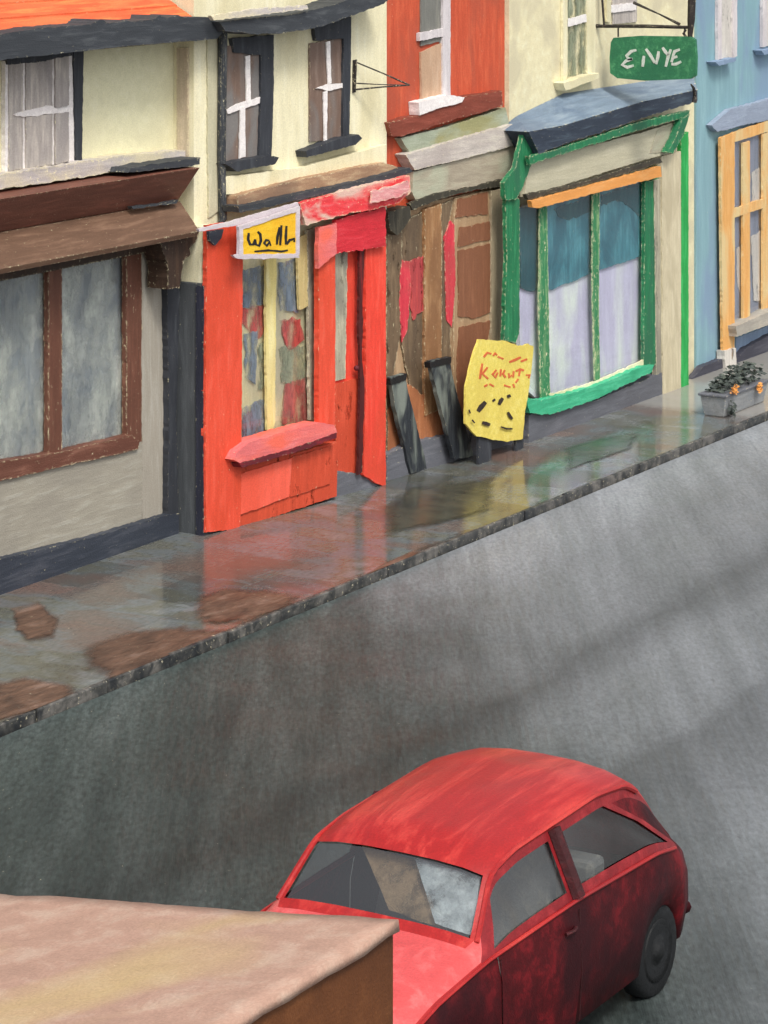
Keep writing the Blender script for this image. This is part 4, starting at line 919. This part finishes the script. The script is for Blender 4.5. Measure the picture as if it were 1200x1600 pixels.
for s in (1, -1):
    for wx in WX:
        cy = CY - s * .62; c = Vector((CX + wx, cy, ZR + WR))
        def ringset(prof, n=28):
            bm = bmesh.new(); rings = []
            for (r, y) in prof:
                rings.append([bm.verts.new((c.x + r * math.cos(2*math.pi*k/n), c.y - s * y, c.z + r * math.sin(2*math.pi*k/n))) for k in range(n)])
            for a, b in zip(rings, rings[1:]):
                for k in range(n): bm.faces.new((a[k], a[(k+1) % n], b[(k+1) % n], b[k]))
            bm.faces.new(rings[0]); bm.faces.new(list(reversed(rings[-1]))); return bm
        wh = build('wheel', ringset([(.19, -.08), (.26, -.08), (.285, -.05), (.29, 0), (.285, .05), (.26, .08), (.19, .075)]), tyre, car, smooth=True)
        build('rim', ringset([(.19, .05), (.185, .086), (.15, .07), (.06, .078), (.05, .10), (.01, .105)], 20), rimm, wh, smooth=True)
for s in (1, -1):
    bm = bmesh.new(); bmesh.ops.create_uvsphere(bm, u_segments=16, v_segments=10, radius=.085)
    for v in bm.verts: v.co = Vector((v.co.x * .45 + CX + .02, v.co.y + CY + s * .42, v.co.z + ZR + .62))
    build('headlight', bm, chrome, car, smooth=True)
    bm = bmesh.new(); add_box(bm, CX + 3.78, CX + 3.84, CY + s * .44 - .06, CY + s * .44 + .06, ZR + .52, ZR + .66); build('tail_light', bm, M['crimson'], car, bevel=.02)
for xx, n_ in ((-.05, 0), (3.86, 1)):
    bm = bmesh.new(); add_tube(bm, [(CX + xx + (.12 if n_ == 0 else -.14), CY - .64, ZR + .36), (CX + xx, CY - .5, ZR + .36), (CX + xx, CY, ZR + .36), (CX + xx, CY + .5, ZR + .36), (CX + xx + (.12 if n_ == 0 else -.14), CY + .64, ZR + .36)], .04, 8)
    build('bumper', bm, chrome if n_ == 0 else car_low_shaded, car, smooth=True)

# ------------------------------------------------------------------ lorry in the near corner
lor_top = paint('lorry_top', (206,166,146), (218,186,166), (222,196,138), d='n', sc=.28, var=.12, k=.68, patch=.75, fleck=.1)
lor_side = paint('lorry_side', (112,66,34), (130,80,44), (94,54,28), d='n', sc=.35, var=.12, k=.8)
van_cab = paint('lorry_cab', (110,64,40), (128,78,50), d='n', k=.8)
PR = Plane(6.36)
cz = PR.P(619, 1437); LX1 = cz.x; ZT = cz.z
lo = thing('lorry', 'brown box lorry with flat pinkish-beige roof in the near left corner', 'lorry', (LX1 - 2.2, 7.5, ZR))
LX0, LY0, LY1, sag = LX1 - 3.9, 6.36, 8.62, .30
bm = bmesh.new()
zr = lambda y: ZT - sag * (y - LY0) / (LY1 - LY0)
add_hexa(bm, [Vector((LX0, LY0 + .01, .62)), Vector((LX1 - .01, LY0 + .01, .62)), Vector((LX1 - .01, LY1, .62)), Vector((LX0, LY1, .62))],
             [Vector((LX0, LY0 + .01, ZT - .03)), Vector((LX1 - .01, LY0 + .01, ZT - .03)), Vector((LX1 - .01, LY1, zr(LY1) - .03)), Vector((LX0, LY1, zr(LY1) - .03))])
build('cargo_box', bm, lor_side, lo)
bm = bmesh.new(); NX, NY = 40, 24; g = []
for i in range(NX + 1):
    row = []
    for j in range(NY + 1):
        x_ = LX0 + (LX1 - LX0) * i / NX; y_ = LY0 + (LY1 - LY0) * j / NY
        dz = .012 * mnoise.noise(Vector((x_ * 2, y_ * 2, 3))) + .01 * mnoise.noise(Vector((x_ * 6, y_ * 6, 1)))
        edge = (.02 * mnoise.noise(Vector((x_ * 4, 0, 9)))) if j == 0 else 0
        row.append(bm.verts.new((x_, y_ - .012 * (j == 0), zr(y_) + dz + edge)))
    g.append(row)
for i in range(NX):
    for j in range(NY): bm.faces.new((g[i][j], g[i+1][j], g[i+1][j+1], g[i][j+1]))
rf = build('roof', bm, lor_top, lo, smooth=True)
so_ = rf.modifiers.new('solid', 'SOLIDIFY'); so_.thickness = .05; so_.offset = -1
for j in range(2):
    bm = bmesh.new(); y0_ = LY0 + .04 + j * 1.1; add_box(bm, LX1 - .005, LX1 + .03, y0_, y0_ + 1.06, .7, zr(y0_ + 1.06) - .1); dd = build('rear_door', bm, lor_side, lo, bevel=.01)
    bm = bmesh.new(); add_tube(bm, [(LX1 + .045, y0_ + (.98 if j == 0 else .08), .8), (LX1 + .045, y0_ + (.98 if j == 0 else .08), 1.9)], .015, 6); build('handle', bm, M['iron'], dd)
bm = bmesh.new(); add_box(bm, LX0 - 1.5, LX1, LY0 + .5, LY1 - .5, .38, .618); build('chassis', bm, M['iron'], lo)
# cab
bm = bmesh.new(); cx0 = LX0 - 1.55
prof = [(0, .3), (0, 1.0), (.25, 1.15), (.55, 1.78), (1.5, 1.82), (1.5, .3)]
add_hexa(bm, [Vector((cx0 + a, LY0 + .1, b)) for a, b in prof], [Vector((cx0 + a, LY1 - .1, b)) for a, b in prof]); cabb = build('cab', bm, van_cab, lo, bevel=.06)
for s, yy in ((1, LY0 + .088), (-1, LY1 - .112)):
    bm = bmesh.new(); add_prism(bm, [Vector((cx0 + a, yy, b)) for a, b in ((.4, 1.15), (.65, 1.68), (1.2, 1.7), (1.2, 1.12))], .024); build('window', bm, inter, cabb)
bm = bmesh.new(); pf = [(.262, 1.2), (.532, 1.74)]
add_hexa(bm, [Vector((cx0 + .262, LY0 + .25, 1.19)), Vector((cx0 + .25, LY0 + .25, 1.2)), Vector((cx0 + .50, LY0 + .25, 1.72)), Vector((cx0 + .525, LY0 + .25, 1.71))], [Vector((cx0 + .262, LY1 - .25, 1.19)), Vector((cx0 + .25, LY1 - .25, 1.2)), Vector((cx0 + .50, LY1 - .25, 1.72)), Vector((cx0 + .525, LY1 - .25, 1.71))]); build('windscreen', bm, inter, cabb)
for xx in (cx0 + .55, LX1 - .9):
    for s, yy in ((1, LY0 + .2), (-1, LY1 - .2)):
        c = Vector((xx, yy, ZR + .4)); bm = bmesh.new(); n_ = 26; rings = []
        for r, y in ((.2, -.12), (.37, -.12), (.4, -.08), (.4, .08), (.37, .12), (.2, .12), (.18, .06), (.02, .08)):
            rings.append([bm.verts.new((c.x + r * math.cos(2*math.pi*k/n_), c.y - s * y, c.z + r * math.sin(2*math.pi*k/n_))) for k in range(n_)])
        for a, b in zip(rings, rings[1:]):
            for k in range(n_): bm.faces.new((a[k], a[(k+1) % n_], b[(k+1) % n_], b[k]))
        bm.faces.new(rings[0]); bm.faces.new(list(reversed(rings[-1]))); build('wheel', bm, tyre, lo, smooth=True)
